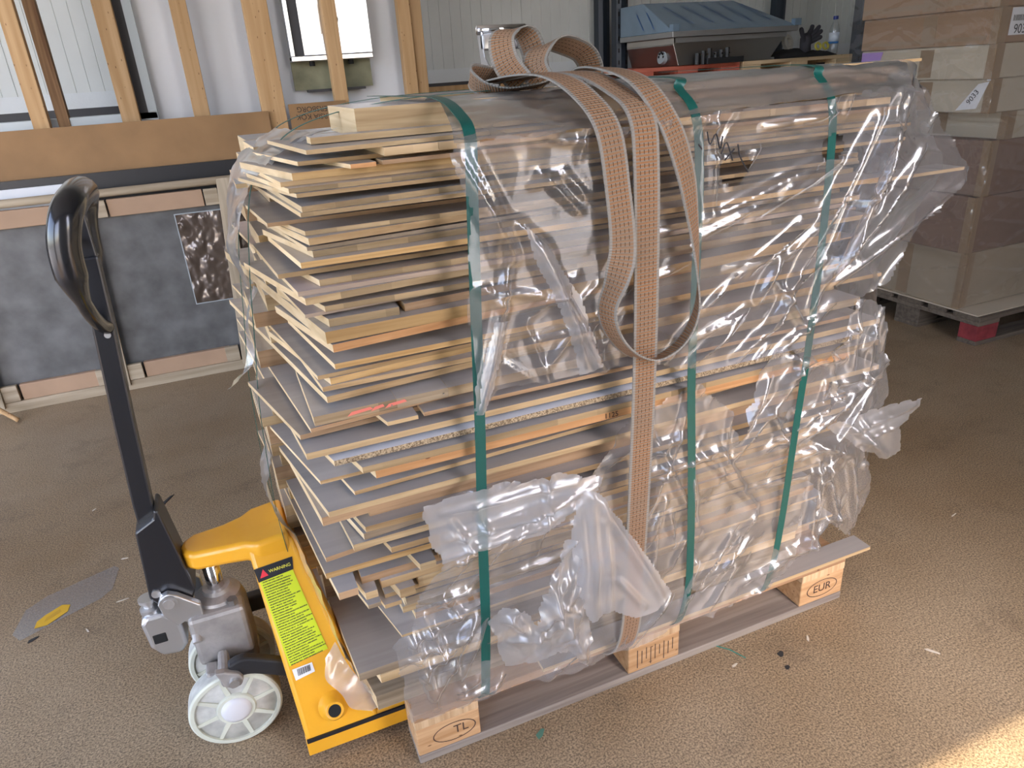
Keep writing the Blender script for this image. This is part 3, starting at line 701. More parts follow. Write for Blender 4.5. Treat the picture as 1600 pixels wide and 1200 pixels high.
# handle foot with silver lever casting
hk = MB().prism([(-.458,.55),(-.418,.572),(-.412,.592),(-.404,.588),(-.378,.376),(-.392,.345),(-.455,.355),(-.471,.382)], 'y', .338, .418).build('handle_bracket', MATS['jack_black'], jack, bevel=.004)
for y0 in (.318, .420):
    bp_ = MB().prism([(-.456,.372),(-.447,.390),(-.432,.395),(-.415,.385),(-.375,.345),(-.375,.225),(-.392,.222),(-.398,.30),(-.415,.312),(-.43,.306),(-.452,.341)], 'y', y0, y0+.018).build('lever_plate', MATS['zinc'], jack, bevel=.003)
    MB().cyl((-.434,y0-.006,.372),(-.434,y0+.02,.372),.012,n=18).build('pivot_pin', MATS['cast_grey'], bp_)
    MB().lathe([(.019,-.004),(.019,0)], (-.434,y0,.372), (0,1,0), n=24).build('circlip', MATS['zinc'], bp_)
hs_ = MB().prism([(-.502,.330),(-.49,.345),(-.455,.345),(-.425,.318),(-.422,.245),(-.44,.226),(-.478,.232),(-.497,.262)], 'y', .325, .431).build('lever_housing', MATS['zinc'], jack, bevel=.009, segs=3)
MB().box(-.487,-.458,.3235,.33,.270,.296).build('housing_slot', MATS['hole_dark'], hs_, bevel=.004)
rl = MB().lathe([(.017,.0),(.021,.006),(.021,.016),(.012,.020),(.012,.030),(.019,.034),(.019,.042)], (-.478,.352,.337), (0,0,1), n=24).build('lever_roller', MATS['zinc'], jack); smooth_angle(rl, 40)
MB().cyl((-.400,.30,.262),(-.400,.345,.30),.010,n=16).cyl((-.398,.312,.226),(-.398,.335,.226),.010,n=16).build('valve_pin', MATS['cast_grey'], jack)
MB().box(-.414,-.386,.322,.36,.228,.29).build('valve_lever', MATS['cast_grey'], jack, bevel=.008)
MB().cyl((-.455,.334,.392),(-.455,.345,.392),.0095,n=16).build('bracket_bolt', MATS['zinc'], jack)
# upright handle and loop grip
def tube_x(z): return np.interp(z, [.53,.8,.97,1.03,1.2], [-.437,-.419,-.405,-.401,-.392])
m = MB(); vs = []
zz = [.36,.6,.8,1.0,1.12]
for z in zz:
    xc = tube_x(z)
    for dx, dy in ((-.019,-.016),(.019,-.016),(.019,.016),(-.019,.016)): vs.append((xc+dx, YC+dy, z))
m.add(vs, [(i*4+j, i*4+(j+1)%4, i*4+4+(j+1)%4, i*4+4+j) for i in range(len(zz)-1) for j in range(4)]+[(3,2,1,0), tuple(16+j for j in range(4))])
m.build('handle_tube', MATS['jack_black'], jack, bevel=.004)
lp = [(-.398,YC-.012,.985),(-.404,.345,1.00),(-.408,.300,1.04),(-.410,.268,1.10),(-.406,.258,1.16),(-.393,.265,1.205),(-.383,.300,1.226),(-.380,YC,1.232),
      (-.383,.456,1.226),(-.393,.491,1.205),(-.406,.498,1.16),(-.410,.488,1.10),(-.408,.456,1.04),(-.404,.411,1.00),(-.398,YC+.012,.985)]
cp = catmull(lp, 6); rr = []
for p in cp:
    f = min(1, max(0, (p[2]-1.06)/.05)); rr.append(.0135+.0125*f)
gp = MB().tube(cp, rr, 14).build('loop_grip', MATS['rubber_black'], jack, smooth=True)
MB().box(-.405,-.380,YC-.006,YC+.006,1.115,1.215).build('release_lever', MATS['jack_black'], jack, bevel=.003)
MB().cyl((-.405,YC-.03,1.15),(-.405,YC+.03,1.15),.007,n=12).build('lever_pin', MATS['zinc'], jack)
MB().cyl((-.400,YC-.020,.972),(-.400,YC-.016,.972),.006,n=12).build('grip_bolt', MATS['zinc'], jack)

# ---------------------------------------------------------------- green strapping
plain('strap_green', (.0,.095,.078), .38, bump=.25, bscale=600, coat=.2)
def ribbon(name, P, W, width, th, mat, parent, n=8, uvmap=True):
    """P centre line, W width directions, smoothed together; closed strip with UV (u across, v metres along)"""
    P = np.array(catmull(P, n)); W = np.array(catmull(W, n)); k = len(P)
    T = np.gradient(P, axis=0); T /= np.linalg.norm(T, axis=1)[:,None]+1e-9
    W = W-(W*T).sum(1)[:,None]*T; W /= np.linalg.norm(W, axis=1)[:,None]+1e-9
    Nn = np.cross(T, W); s = np.concatenate([[0], np.cumsum(np.linalg.norm(np.diff(P, axis=0), axis=1))])
    us = [0,.08,.5,.92,1]; vs = []
    for i in range(k):
        for u in us: vs.append(P[i]+W[i]*(u-.5)*width+Nn[i]*th*.5)
        for u in us[::-1]: vs.append(P[i]+W[i]*(u-.5)*width-Nn[i]*th*.5)
    fs = []; uv = []; U = us+us[::-1]; q = 10
    for i in range(k-1):
        for j in range(q):
            j2 = (j+1) % q; fs.append((i*q+j, i*q+j2, i*q+q+j2, i*q+q+j)); uv += [(U[j],s[i]),(U[j2],s[i]),(U[j2],s[i+1]),(U[j],s[i+1])]
    fs += [tuple(range(q-1,-1,-1)), tuple((k-1)*q+j for j in range(q))]; uv += [(0,0)]*20
    o = MB().add(vs, fs).build(name, mat, parent); ul = o.data.uv_layers.new(name='UVMap')
    ul.data.foreach_set('uv', np.array(uv, float).ravel()); smooth_angle(o, 60)
    return o
X, Y, Z = (1,0,0), (0,1,0), (0,0,1)
def band_strap(label, pts, width=.02, th=.0011, wd=X, twist=None):
    t = thing('packing_strap', label, 'strap', pts[0], 'green packing straps around the stack')
    ribbon('strap_band', pts, twist or [wd]*len(pts), width, th, MATS['strap_green'], t, 10)
    return t
band_strap('green packing strap nearest the open corner of the stack', [(.245,.75,1.347),(.236,.40,1.349),(.230,.14,1.348),(.226,.02,1.325),(.222,-.03,1.295),(.213,-.045,1.22),(.200,-.048,1.0),(.190,-.048,.80),(.178,-.046,.60),(.170,-.040,.40),(.158,-.035,.22),(.155,-.020,.150),(.155,.03,.118),(.156,.09,.116)])
band_strap('green packing strap running down beside the orange webbing', [(.70,.75,1.352),(.68,.40,1.354),(.655,.07,1.354),(.635,.02,1.336),(.635,-.03,1.295),(.64,-.042,1.20),(.641,-.043,1.0),(.642,-.043,.80),(.652,-.043,.60),(.66,-.042,.40),(.662,-.038,.26),(.652,-.02,.155),(.650,.03,.118),(.65,.09,.116)], .019)
band_strap('green packing strap nearest the wrapped cartons', [(1.08,.75,1.352),(1.05,.40,1.356),(.972,.07,1.357),(.95,.02,1.338),(.939,-.03,1.295),(.94,-.042,1.20),(.942,-.043,1.0),(.938,-.043,.80),(.928,-.043,.60),(.92,-.042,.40),(.912,-.038,.26),(.905,-.02,.155),(.905,.03,.118),(.905,.09,.116)], .019)
for yy, lab in ((.30,'thin green strap crossing the board ends, the one nearer the jack sticker'), (.52,'thin green strap crossing the board ends, the one nearer the dark crate')):
    dx = -.004 if yy < .4 else -.012
    pts = [(.5,yy,1.350),(.2,yy,1.346),(.02,yy,1.318),(-.062,yy,1.262),(-.100,yy,1.20),(-.122+dx,yy,1.07),(-.142+dx,yy,.92),(-.158+dx,yy,.80),(-.168+dx,yy,.66),(-.172+dx,yy,.50),(-.155+dx,yy,.34),(-.10,yy,.20),(-.02,yy,.118),(.08,yy,.117)]
    band_strap(lab, pts, .012, wd=Y)

# ---------------------------------------------------------------- orange lashing strap
def web_mat():
    m, N, Lk, P = nt('webbing'); P.inputs['Roughness'].default_value = .85; P.inputs['Specular IOR Level'].default_value = .2
    uv = N.new('ShaderNodeUVMap'); sx = N.new('ShaderNodeSeparateXYZ'); Lk.new(uv.outputs[0], sx.inputs[0])
    def mth(op, a, b=None, clamp=False):
        q = N.new('ShaderNodeMath'); q.operation = op; q.use_clamp = clamp
        for i, v in enumerate((a, b)):
            if v is None: continue
            if isinstance(v, (int,float)): q.inputs[i].default_value = v
            else: Lk.new(v, q.inputs[i])
        return q.outputs[0]
    U, V = sx.outputs[0], sx.outputs[1]
    rib = mth('ABSOLUTE', mth('SINE', mth('MULTIPLY', V, math.pi/.0055)))
    edge = mth('GREATER_THAN', mth('ABSOLUTE', mth('SUBTRACT', U, .5)), .40)
    col = mth('MULTIPLY', mth('ABSOLUTE', mth('SUBTRACT', mth('FRACT', mth('MULTIPLY', U, 6)), .5)), 2)
    stitch = mth('MULTIPLY', mth('LESS_THAN', col, .17), mth('GREATER_THAN', mth('FRACT', mth('MULTIPLY', V, 1/.011)), .42))
    stitch = mth('MULTIPLY', stitch, mth('LESS_THAN', mth('ABSOLUTE', mth('SUBTRACT', U, .5)), .36))
    tc = N.new('ShaderNodeTexCoord'); nz = N.new('ShaderNodeTexNoise'); nz.inputs['Scale'].default_value = 9; nz.inputs['Detail'].default_value = 5; Lk.new(tc.outputs['Object'], nz.inputs[0])
    def mix(f, a, b):
        q = N.new('ShaderNodeMix'); q.data_type = 'RGBA'
        Lk.new(f, q.inputs[0]) if not isinstance(f, (int,float)) else None
        for i, v in ((6,a),(7,b)):
            if isinstance(v, tuple): q.inputs[i].default_value = v
            else: Lk.new(v, q.inputs[i])
        return q.outputs[2]
    body = mix(mth('POWER', rib, 1.6), (.30,.26,.21,1), (.36,.165,.065,1))
    dirt = N.new('ShaderNodeMapRange'); dirt.inputs[1].default_value = .4; dirt.inputs[2].default_value = .7; Lk.new(nz.outputs[0], dirt.inputs[0])
    body = mix(mth('MULTIPLY', dirt.outputs[0], .55), body, (.25,.19,.135,1))
    body = mix(edge, body, (.32,.30,.265,1)); body = mix(stitch, body, (.10,.055,.03,1))
    Lk.new(body, P.inputs['Base Color'])
    b = N.new('ShaderNodeBump'); b.inputs['Strength'].default_value = .7; b.inputs['Distance'].default_value = .0015; Lk.new(rib, b.inputs['Height']); Lk.new(b.outputs[0], P.inputs['Normal'])
    return m
WEB = web_mat()
lash = thing('lashing_strap', 'orange and grey ratchet lashing strap draped over the stack', 'lashing strap', (.5,.3,1.335))
# straight run down the front
ribbon('webbing_run', [(.44,.36,1.361),(.455,.20,1.373),(.475,.08,1.371),(.498,.0,1.343),(.507,-.060,1.305),(.509,-.076,1.22),(.511,-.078,1.0),(.510,-.076,.8),(.507,-.070,.6),(.503,-.063,.4),(.499,-.058,.25),(.495,-.035,.16),(.487,.0,.118),(.475,.05,.108),(.470,.12,.112)], [X]*15, .05, .003, WEB, lash, 8)
# run that hangs down and turns up again in a free loop
ribbon('webbing_loop', [(.395,.34,1.364),(.405,.18,1.375),(.415,.07,1.371),(.432,-.0,1.343),(.442,-.066,1.290),(.452,-.082,1.19),(.458,-.086,1.10),(.448,-.084,1.045),(.428,-.085,.995),(.442,-.083,.945),(.480,-.082,.90),(.53,-.082,.880),(.585,-.085,.905),(.614,-.088,.965),(.612,-.085,1.05),(.598,-.083,1.14),(.583,-.080,1.21),(.560,-.066,1.285),(.535,-.02,1.350),(.525,.06,1.374),(.53,.16,1.378),(.56,.26,1.364),(.60,.36,1.358)],
       [X,X,X,X,X,X,(1,-.2,0),(.6,-.8,.2),(.25,-.95,.2),(.1,-1,.25),(0,-1,.3),(-.1,-1,.3),(-.3,-1,.2),(-.45,-.9,0),(-.65,-.75,0),(-.85,-.5,0),(-1,-.3,0),(-1,-.15,0),(-1,-.1,0),(-1,0,.05),(-1,-.2,.1),(-.9,-.4,0),(-.8,-.5,0)], .047, .003, WEB, lash, 8)
# tangle on top
ribbon('webbing_coil', [(.455,.30,1.357),(.44,.34,1.397),(.445,.37,1.442),(.475,.39,1.460),(.512,.395,1.447),(.528,.39,1.402),(.53,.39,1.357)], [(.75,-.65,0)]*7, .055, .003, WEB, lash, 8)
ribbon('webbing_coil', [(.49,.27,1.350),(.485,.30,1.387),(.505,.32,1.417),(.545,.34,1.430),(.595,.36,1.422),(.635,.37,1.404),(.655,.38,1.372),(.64,.38,1.352)], [(.45,-.85,.1),(.5,-.85,.1),(.55,-.8,.1),(.5,-.8,.35),(.45,-.8,.45),(.5,-.8,.3),(.6,-.8,0),(.6,-.8,0)], .06, .003, WEB, lash, 8)
ribbon('webbing_coil', [(.50,.27,1.357),(.46,.27,1.352),(.41,.28,1.350),(.375,.30,1.355),(.360,.33,1.370),(.375,.36,1.382),(.42,.37,1.378),(.47,.38,1.372),(.53,.40,1.392)], [(.3,-.9,.3),(.2,-.95,.2),(0,-1,.15),(-.1,-.9,.5),(-.1,-.6,.8),(0,-.7,.7),(.1,-.8,.55),(.2,-.8,.4),(.3,-.8,.4)], .045, .003, WEB, lash, 8)
ribbon('webbing_coil', [(.46,.37,1.355),(.52,.33,1.354),(.58,.30,1.356),(.64,.29,1.364),(.68,.31,1.357)], [(.3,.95,0)]*5, .048, .003, WEB, lash, 8)
# ratchet
rt = bpy.data.objects.new('ratchet', None); COL.objects.link(rt); rt.parent = lash; rt.location = Vector((.48,.43,1.372))-wloc(lash)
for dx in (-.055, .045):
    m = MB().prism([(.36,1.357),(.40,1.347),(.455,1.377),(.47,1.452),(.462,1.470),(.448,1.467),(.435,1.412),(.40,1.384)], 'x', .485+dx, .489+dx); m.build('side_plate', MATS['zinc'], rt, bevel=.001)
MB().cyl((.425,.455,1.465),(.535,.455,1.465),.0095,n=18).build('handle_bar', MATS['chrome'], rt, smooth=True)
MB().box(.43,.53,.438,.455,1.425,1.457).build('handle_plate', MATS['zinc'], rt, bevel=.004)
MB().cyl((.42,.40,1.374),(.545,.40,1.374),.012,n=16).build('spool', MATS['cast_dark'], rt)

# ---------------------------------------------------------------- plastic film
FILM = film_mat('film_clear', .10, .09, tint=(.83,.83,.855), gain=2.7, soft=.45); FILMW = film_mat('film_milky', .34, .16, tint=(.88,.89,.92), gain=2.7, soft=.5); FILM1 = film_mat('film_lower', .15, .10, tint=(.84,.845,.87), gain=2.8, soft=.5); FILM2 = film_mat('film_folded', .22, .12, tint=(.86,.87,.90), gain=2.7, soft=.5)
def inside(px, pz, poly):
    r = np.zeros(px.shape, bool); n = len(poly)
    for i in range(n):
        x1,z1 = poly[i]; x2,z2 = poly[(i+1) % n]
        c = ((z1 > pz) != (z2 > pz)) & (px < (x2-x1)*(pz-z1)/((z2-z1) or 1e-9)+x1); r ^= c
    return r
def snap(p, poly):
    best = None
    for i in range(len(poly)):
        a = np.array(poly[i]); b = np.array(poly[(i+1) % len(poly)]); d = b-a; t = np.clip(((p-a)@d)/(d@d+1e-12), 0, 1); q = a+d*t; e = ((p-q)**2).sum()
        if best is None or e < best[0]: best = (e, q)
    return best[1]
def crumple(x, z, cell, seed):
    rg = np.random.RandomState(seed); x0,x1,z0,z1 = x.min()-.05,x.max()+.05,z.min()-.05,z.max()+.05
    n = max(6, int((x1-x0)*(z1-z0)/cell**2)); c = np.stack([rg.uniform(x0,x1,n), rg.uniform(z0,z1,n)], 1)
    sc = rg.uniform(.7,1.4,n)
    out = np.zeros(len(x))
    for i in range(0, len(x), 8000):
        d = np.hypot(x[i:i+8000,None]-c[None,:,0], (z[i:i+8000,None]-c[None,:,1])*.8)*sc[None]; d.partition(1, axis=1)
        out[i:i+8000] = (d[:,1]-d[:,0])/cell
    return np.minimum(out, 1)
def waves(x, z, seed, f0=6, k=7):
    rg = np.random.RandomState(seed); h = np.zeros(len(x))
    for i in range(k):
        a = rg.uniform(0, math.pi); f = f0*1.45**i; ph = rg.uniform(0, 6.28)
        s = np.sin((x*math.cos(a)+z*math.sin(a)+.03*np.sin(9*x+7*z+ph))*f*2+ph); h += (1-np.abs(s))**2/1.5**i
    return h/2
def jag(poly, amp, seed, step=.02):
    rg = random.Random(seed); out = []
    for i in range(len(poly)):
        a = np.array(poly[i]); b = np.array(poly[(i+1) % len(poly)]); L = np.hypot(*(b-a)); n = max(1, int(L/step)); nrm = np.array([-(b-a)[1], (b-a)[0]])/(L+1e-9)
        for k in range(n): out.append(tuple(a+(b-a)*k/n+nrm*(rg.uniform(-amp,amp) if k else 0)))
    return out
def film_sheet(name, poly, strokes, base, mat, parent, seed, sp=.006, cr=.006, cell=.17, wv=.007, rag=.004, lab=None, holes=(), crease=0):
    poly = jag(poly, rag, seed)
    P = np.array(poly); x0,z0 = P.min(0)-sp; x1,z1 = P.max(0)+sp
    gx = np.arange(x0, x1+sp, sp); gz = np.arange(z0, z1+sp, sp); A, B = np.meshgrid(gx, gz, indexing='ij')
    ca = (A[:-1,:-1]+A[1:,1:])/2; cb = (B[:-1,:-1]+B[1:,1:])/2; keep = inside(ca, cb, poly)
    for hx,hz,rx,rz in holes: keep &= ~(((ca-hx)/rx)**2+((cb-hz)/rz)**2 < 1)
    idx = -np.ones(A.shape, int); I, J = np.nonzero(keep); use = np.zeros(A.shape, bool)
    for di,dj in ((0,0),(1,0),(1,1),(0,1)): use[I+di,J+dj] = True
    idx[use] = np.arange(use.sum()); x = A[use].copy(); z = B[use].copy()
    out = ~inside(x, z, poly)
    for k in np.nonzero(out)[0]: x[k], z[k] = snap(np.array([x[k],z[k]]), poly)
    h = cr*crumple(x, z, cell, seed)+.25*cr*crumple(x, z, cell*.35, seed+9)+wv*waves(x, z, seed+5, 4, 4)
    rs_ = random.Random(seed*7)
    for _ in range(crease):
        cx_, cz_ = poly[rs_.randrange(len(poly))]; dx_, dz_ = poly[rs_.randrange(len(poly))]; u_ = rs_.random(); ax, az = cx_+(dx_-cx_)*u_, cz_+(dz_-cz_)*u_; an = rs_.gauss(.9,.7); ln = rs_.uniform(.05,.2)
        strokes = strokes+[(ax,az,ax+ln*math.cos(an),az+ln*math.sin(an),rs_.uniform(.005,.011))]
    for (ax,az,bx,bz,amp) in strokes:
        d = np.array([bx-ax,bz-az]); L2 = d@d; t = ((x-ax)*d[0]+(z-az)*d[1])/L2; tc = np.clip(t, 0, 1)
        dist = np.hypot(x-ax-tc*d[0], z-az-tc*d[1]); wdt = amp*1.25
        h += amp*1.5*np.clip(1-dist/wdt, 0, 1)**1.4*(.35+.65*np.sin(np.pi*np.clip(t*.9+.05,0,1)))
    y = base(x, z)-h
    f = np.stack([idx[I,J], idx[I+1,J], idx[I+1,J+1], idx[I,J+1]], 1)
    off = wloc(parent)
    me = bpy.data.meshes.new(name); me.from_pydata(np.stack([x-off.x,y-off.y,z-off.z],1).tolist(), [], f.tolist()); me.materials.append(mat)
    me.polygons.foreach_set('use_smooth', [True]*len(f)); me.update()
    o = bpy.data.objects.new(name, me); COL.objects.link(o); o.parent = parent
    if lab: o['label'] = lab
    return o
wrap = thing('plastic_film', 'torn clear plastic film draped over the top and front of the stack', 'plastic film', (.5,0,.15))
S1 = [(0.178, 1.276), (0.192, 1.227), (0.206, 1.187), (0.192, 1.118), (0.197, 1.075), (0.184, 1.034), (0.191, 0.965), (0.192, 0.906), (0.178, 0.846), (0.195, 0.842), (0.225, 0.872), (0.343, 0.872), (0.435, 0.865), (0.518, 0.864), (0.666, 0.814), (0.808, 0.811), (0.848, 0.824), (0.985, 0.767), (1.039, 0.822), (1.044, 0.893), (1.12, 0.92), (1.19, 1.022), (1.334, 1.133), (1.143, 1.301), (1.077, 1.313), (0.918, 1.305), (0.512, 1.292), (0.338, 1.294), (0.192, 1.291)]
S2 = [(0.51, 0.737), (0.659, 0.783), (0.756, 0.698), (0.776, 0.616), (0.795, 0.689), (0.835, 0.796), (0.867, 0.814), (1.005, 0.763), (1.058, 0.827), (1.075, 0.89), (1.166, 0.852), (1.198, 0.722), (1.223, 0.618), (1.17, 0.494), (1.217, 0.351), (1.157, 0.244), (1.073, 0.311), (0.908, 0.179), (0.645, 0.164), (0.514, 0.149), (0.372, 0.149), (0.187, 0.168), (0.056, 0.166), (-0.012, 0.173), (-0.011, 0.288), (-0.023, 0.377), (0.016, 0.401), (0.034, 0.465), (0.095, 0.533), (0.095, 0.593), (0.073, 0.671), (0.198, 0.674), (0.422, 0.635)]
TONGUE = [(0.069, 0.684), (0.192, 0.691), (0.336, 0.68), (0.43, 0.643), (0.411, 0.619), (0.302, 0.551), (0.194, 0.55), (0.091, 0.549), (0.071, 0.614)]
HANG = [(0.356, 0.624), (0.374, 0.649), (0.398, 0.642), (0.469, 0.52), (0.562, 0.348), (0.526, 0.318), (0.47, 0.318), (0.424, 0.346), (0.378, 0.326), (0.351, 0.412), (0.344, 0.539)]
CRUM = [(0.163, 0.393), (0.193, 0.422), (0.233, 0.41), (0.254, 0.368), (0.282, 0.471), (0.329, 0.546), (0.364, 0.542), (0.384, 0.433), (0.388, 0.279), (0.376, 0.194), (0.342, 0.249), (0.302, 0.277), (0.246, 0.27), (0.189, 0.274)]
FLARE = [(1.084, 0.593), (1.206, 0.602), (1.315, 0.6), (1.311, 0.577), (1.26, 0.54), (1.281, 0.463), (1.232, 0.451), (1.144, 0.5), (1.075, 0.557), (1.022, 0.587)]
FOLD = [(0.285, 1.164), (0.323, 1.122), (0.356, 1.069), (0.385, 1.025), (0.431, 0.881), (0.381, 0.874), (0.362, 0.959), (0.333, 1.034), (0.299, 1.105)]
EDGE = [(0.224, 1.008), (0.249, 1.004), (0.232, 0.938), (0.214, 0.889), (0.19, 0.846), (0.176, 0.849), (0.189, 0.9), (0.206, 0.961)]
F1 = [(0.192, 1.265, 0.271, 1.106, 0.02), (0.213, 1.272, 0.264, 1.164, 0.012), (0.275, 1.163, 0.34, 1.095, 0.014), (0.306, 1.122, 0.435, 0.871, 0.02), (0.242, 1.1, 0.232, 1.183, 0.009), (0.258, 1.086, 0.235, 1.002, 0.014), (0.235, 1.002, 0.195, 0.844, 0.016), (0.213, 1.061, 0.253, 1.016, 0.009), (0.303, 0.954, 0.378, 0.963, 0.009), (0.319, 0.896, 0.391, 0.973, 0.009), (0.368, 1.047, 0.337, 1.018, 0.009), (0.287, 0.992, 0.387, 1.055, 0.008), (0.224, 0.935, 0.293, 0.883, 0.006), (0.649, 1.114, 0.905, 1.194, 0.012), (0.636, 1.086, 0.833, 1.155, 0.012), (0.729, 1.0, 0.919, 1.097, 0.012), (0.871, 0.977, 1.035, 1.263, 0.02), (0.922, 0.901, 1.065, 1.237, 0.016), (0.955, 0.963, 1.085, 1.259, 0.018), (1.018, 0.993, 1.169, 1.192, 0.014), (0.974, 0.947, 1.297, 1.116, 0.018), (1.12, 0.923, 1.313, 1.127, 0.014), (1.019, 1.084, 1.078, 1.294, 0.014), (1.054, 1.08, 1.103, 1.292, 0.014), (0.842, 1.02, 0.935, 1.095, 0.01), (0.651, 1.293, 0.662, 1.129, 0.012), (0.763, 1.263, 0.893, 1.274, 0.01), (0.834, 1.268, 0.923, 1.277, 0.01), (0.749, 1.106, 0.952, 1.189, 0.012), (0.735, 0.827, 0.854, 0.913, 0.014), (0.641, 0.847, 0.757, 0.931, 0.012), (0.824, 0.971, 0.921, 0.845, 0.01), (0.517, 1.333, 0.464, 1.263, 0.01), (0.517, 1.333, 0.575, 1.258, 0.01), (0.517, 1.333, 0.666, 1.271, 0.01), (0.517, 1.333, 0.428, 1.301, 0.01), (0.323, 1.232, 0.396, 1.163, 0.01), (0.306, 1.214, 0.369, 1.228, 0.008), (0.369, 1.228, 0.409, 1.182, 0.008), (0.698, 1.017, 0.802, 1.026, 0.006), (0.658, 0.948, 0.715, 0.989, 0.008), (0.362, 1.343, 0.464, 1.298, 0.008), (0.656, 1.219, 0.752, 1.231, 0.012), (0.752, 1.231, 0.701, 1.17, 0.012), (0.514, 1.103, 0.635, 1.116, 0.008), (0.529, 1.02, 0.638, 1.051, 0.008), (0.392, 1.008, 0.431, 1.036, 0.006), (0.78, 0.94, 0.826, 1.022, 0.014), (0.811, 0.867, 0.871, 0.977, 0.014), (0.825, 0.808, 0.981, 0.904, 0.012), (0.953, 0.977, 1.019, 1.084, 0.016)]
F2 = [(0.776, 0.616, 0.848, 0.752, 0.016), (0.77, 0.578, 0.919, 0.736, 0.014), (0.867, 0.576, 1.022, 0.65, 0.012), (0.993, 0.592, 1.202, 0.721, 0.016), (0.533, 0.636, 0.625, 0.671, 0.012), (0.542, 0.587, 0.717, 0.608, 0.012), (0.551, 0.505, 0.595, 0.618, 0.014), (0.725, 0.614, 0.803, 0.494, 0.012), (0.643, 0.207, 0.794, 0.393, 0.008), (0.826, 0.224, 1.015, 0.292, 0.012), (0.922, 0.237, 1.09, 0.334, 0.012), (1.0, 0.248, 1.025, 0.498, 0.016), (1.1, 0.273, 1.046, 0.492, 0.014), (1.163, 0.272, 1.129, 0.469, 0.014), (0.055, 0.518, 0.201, 0.542, 0.01), (0.036, 0.464, 0.153, 0.45, 0.012), (0.013, 0.377, 0.178, 0.425, 0.012), (0.029, 0.287, 0.161, 0.382, 0.012), (0.049, 0.225, 0.147, 0.388, 0.014), (0.107, 0.251, 0.174, 0.377, 0.012), (0.089, 0.345, 0.102, 0.199, 0.01), (0.015, 0.393, 0.045, 0.19, 0.014), (0.505, 0.244, 0.553, 0.369, 0.012), (0.544, 0.424, 0.598, 0.523, 0.012), (0.554, 0.334, 0.576, 0.464, 0.01), (0.963, 0.532, 1.058, 0.541, 0.014), (0.998, 0.557, 1.126, 0.488, 0.012), (0.856, 0.674, 0.923, 0.56, 0.012), (0.885, 0.728, 0.949, 0.775, 0.016), (0.896, 0.786, 1.062, 0.751, 0.014), (0.92, 0.868, 1.005, 0.763, 0.016), (0.951, 0.89, 1.054, 0.798, 0.014), (1.079, 0.867, 1.084, 0.731, 0.012), (1.132, 0.828, 1.133, 0.672, 0.01), (0.84, 0.483, 1.069, 0.468, 0.008), (0.547, 0.721, 0.687, 0.41, 0.01), (0.675, 0.627, 0.845, 0.429, 0.01), (0.045, 0.429, 0.082, 0.28, 0.014), (0.087, 0.459, 0.121, 0.398, 0.012), (0.186, 0.517, 0.384, 0.573, 0.008), (0.222, 0.456, 0.381, 0.464, 0.008), (0.693, 0.282, 0.847, 0.411, 0.006), (1.034, 0.695, 1.188, 0.692, 0.01), (0.933, 0.623, 1.113, 0.677, 0.012)]
F_TONGUE = [(0.102, 0.66, 0.376, 0.647, 0.01), (0.109, 0.601, 0.347, 0.612, 0.014), (0.092, 0.563, 0.317, 0.576, 0.012), (0.184, 0.59, 0.418, 0.635, 0.012), (0.113, 0.642, 0.155, 0.556, 0.01), (0.164, 0.654, 0.184, 0.59, 0.008)]
F_HANG = [(0.384, 0.637, 0.386, 0.331, 0.016), (0.404, 0.623, 0.416, 0.353, 0.012), (0.391, 0.634, 0.541, 0.338, 0.012), (0.432, 0.43, 0.493, 0.339, 0.008), (0.362, 0.607, 0.365, 0.39, 0.012)]
F_CRUM = [(0.285, 0.47, 0.307, 0.33, 0.016), (0.313, 0.49, 0.257, 0.334, 0.014), (0.326, 0.454, 0.265, 0.364, 0.014), (0.315, 0.36, 0.371, 0.214, 0.016), (0.306, 0.296, 0.337, 0.351, 0.012), (0.198, 0.407, 0.236, 0.351, 0.012), (0.364, 0.519, 0.324, 0.39, 0.012), (0.207, 0.338, 0.278, 0.333, 0.01)]
F_FLARE = [(1.113, 0.561, 1.293, 0.585, 0.014), (1.141, 0.519, 1.278, 0.553, 0.012), (1.09, 0.583, 1.235, 0.458, 0.012), (1.138, 0.588, 1.165, 0.495, 0.01)]
F_FOLD = [(0.295, 1.147, 0.407, 0.876, 0.01), (0.317, 1.118, 0.377, 0.956, 0.012), (0.365, 0.982, 0.394, 0.879, 0.008)]
F_EDGE = [(0.237, 1.006, 0.185, 0.853, 0.01)]

film_sheet('film_sheet', S1, F1, lambda x,z: -.050+.09*np.clip(x-1.16,0,1)+.008*np.clip((1.27-z)/.03,-2,0), FILM, wrap, 3, holes=((.93,1.215,.028,.024),(.705,1.20,.03,.03)), crease=30, lab='clear upper sheet over the front of the stack')
film_sheet('film_sheet', S2, F2, lambda x,z: -.026+.05*np.clip(x-1.1,0,1)-.012*np.clip((.45-z)/.3,0,1), FILM1, wrap, 8, cr=.010, cell=.09, rag=.007, holes=((.67,.25,.016,.008),(.145,.43,.009,.008)), crease=70, lab='clear lower sheet over the front of the stack')
film_sheet('film_flap', TONGUE, F_TONGUE, lambda x,z: -.052-.03*np.clip((.42-x),0,1)*0, FILMW, wrap, 21, sp=.005, rag=.006, crease=10, lab='milky folded tongue of film')
film_sheet('film_flap', HANG, F_HANG, lambda x,z: -.098-.02*np.sin((x-.4)*14), FILMW, wrap, 22, sp=.005, cr=.002, rag=.002, lab='milky flap hanging before the orange webbing')
film_sheet('film_flap', CRUM, F_CRUM, lambda x,z: -.075-.015*np.sin((x-.2)*18), FILM2, wrap, 23, sp=.005, cr=.012, cell=.05, rag=.006, crease=14, lab='crumpled loose end of film')
film_sheet('film_flap', FLARE, F_FLARE, lambda x,z: -.03-.05*np.clip(x-1.15,0,1), FILM2, wrap, 24, sp=.005, cr=.008, cell=.07, rag=.004, lab='milky corner of film sticking out towards the cartons')
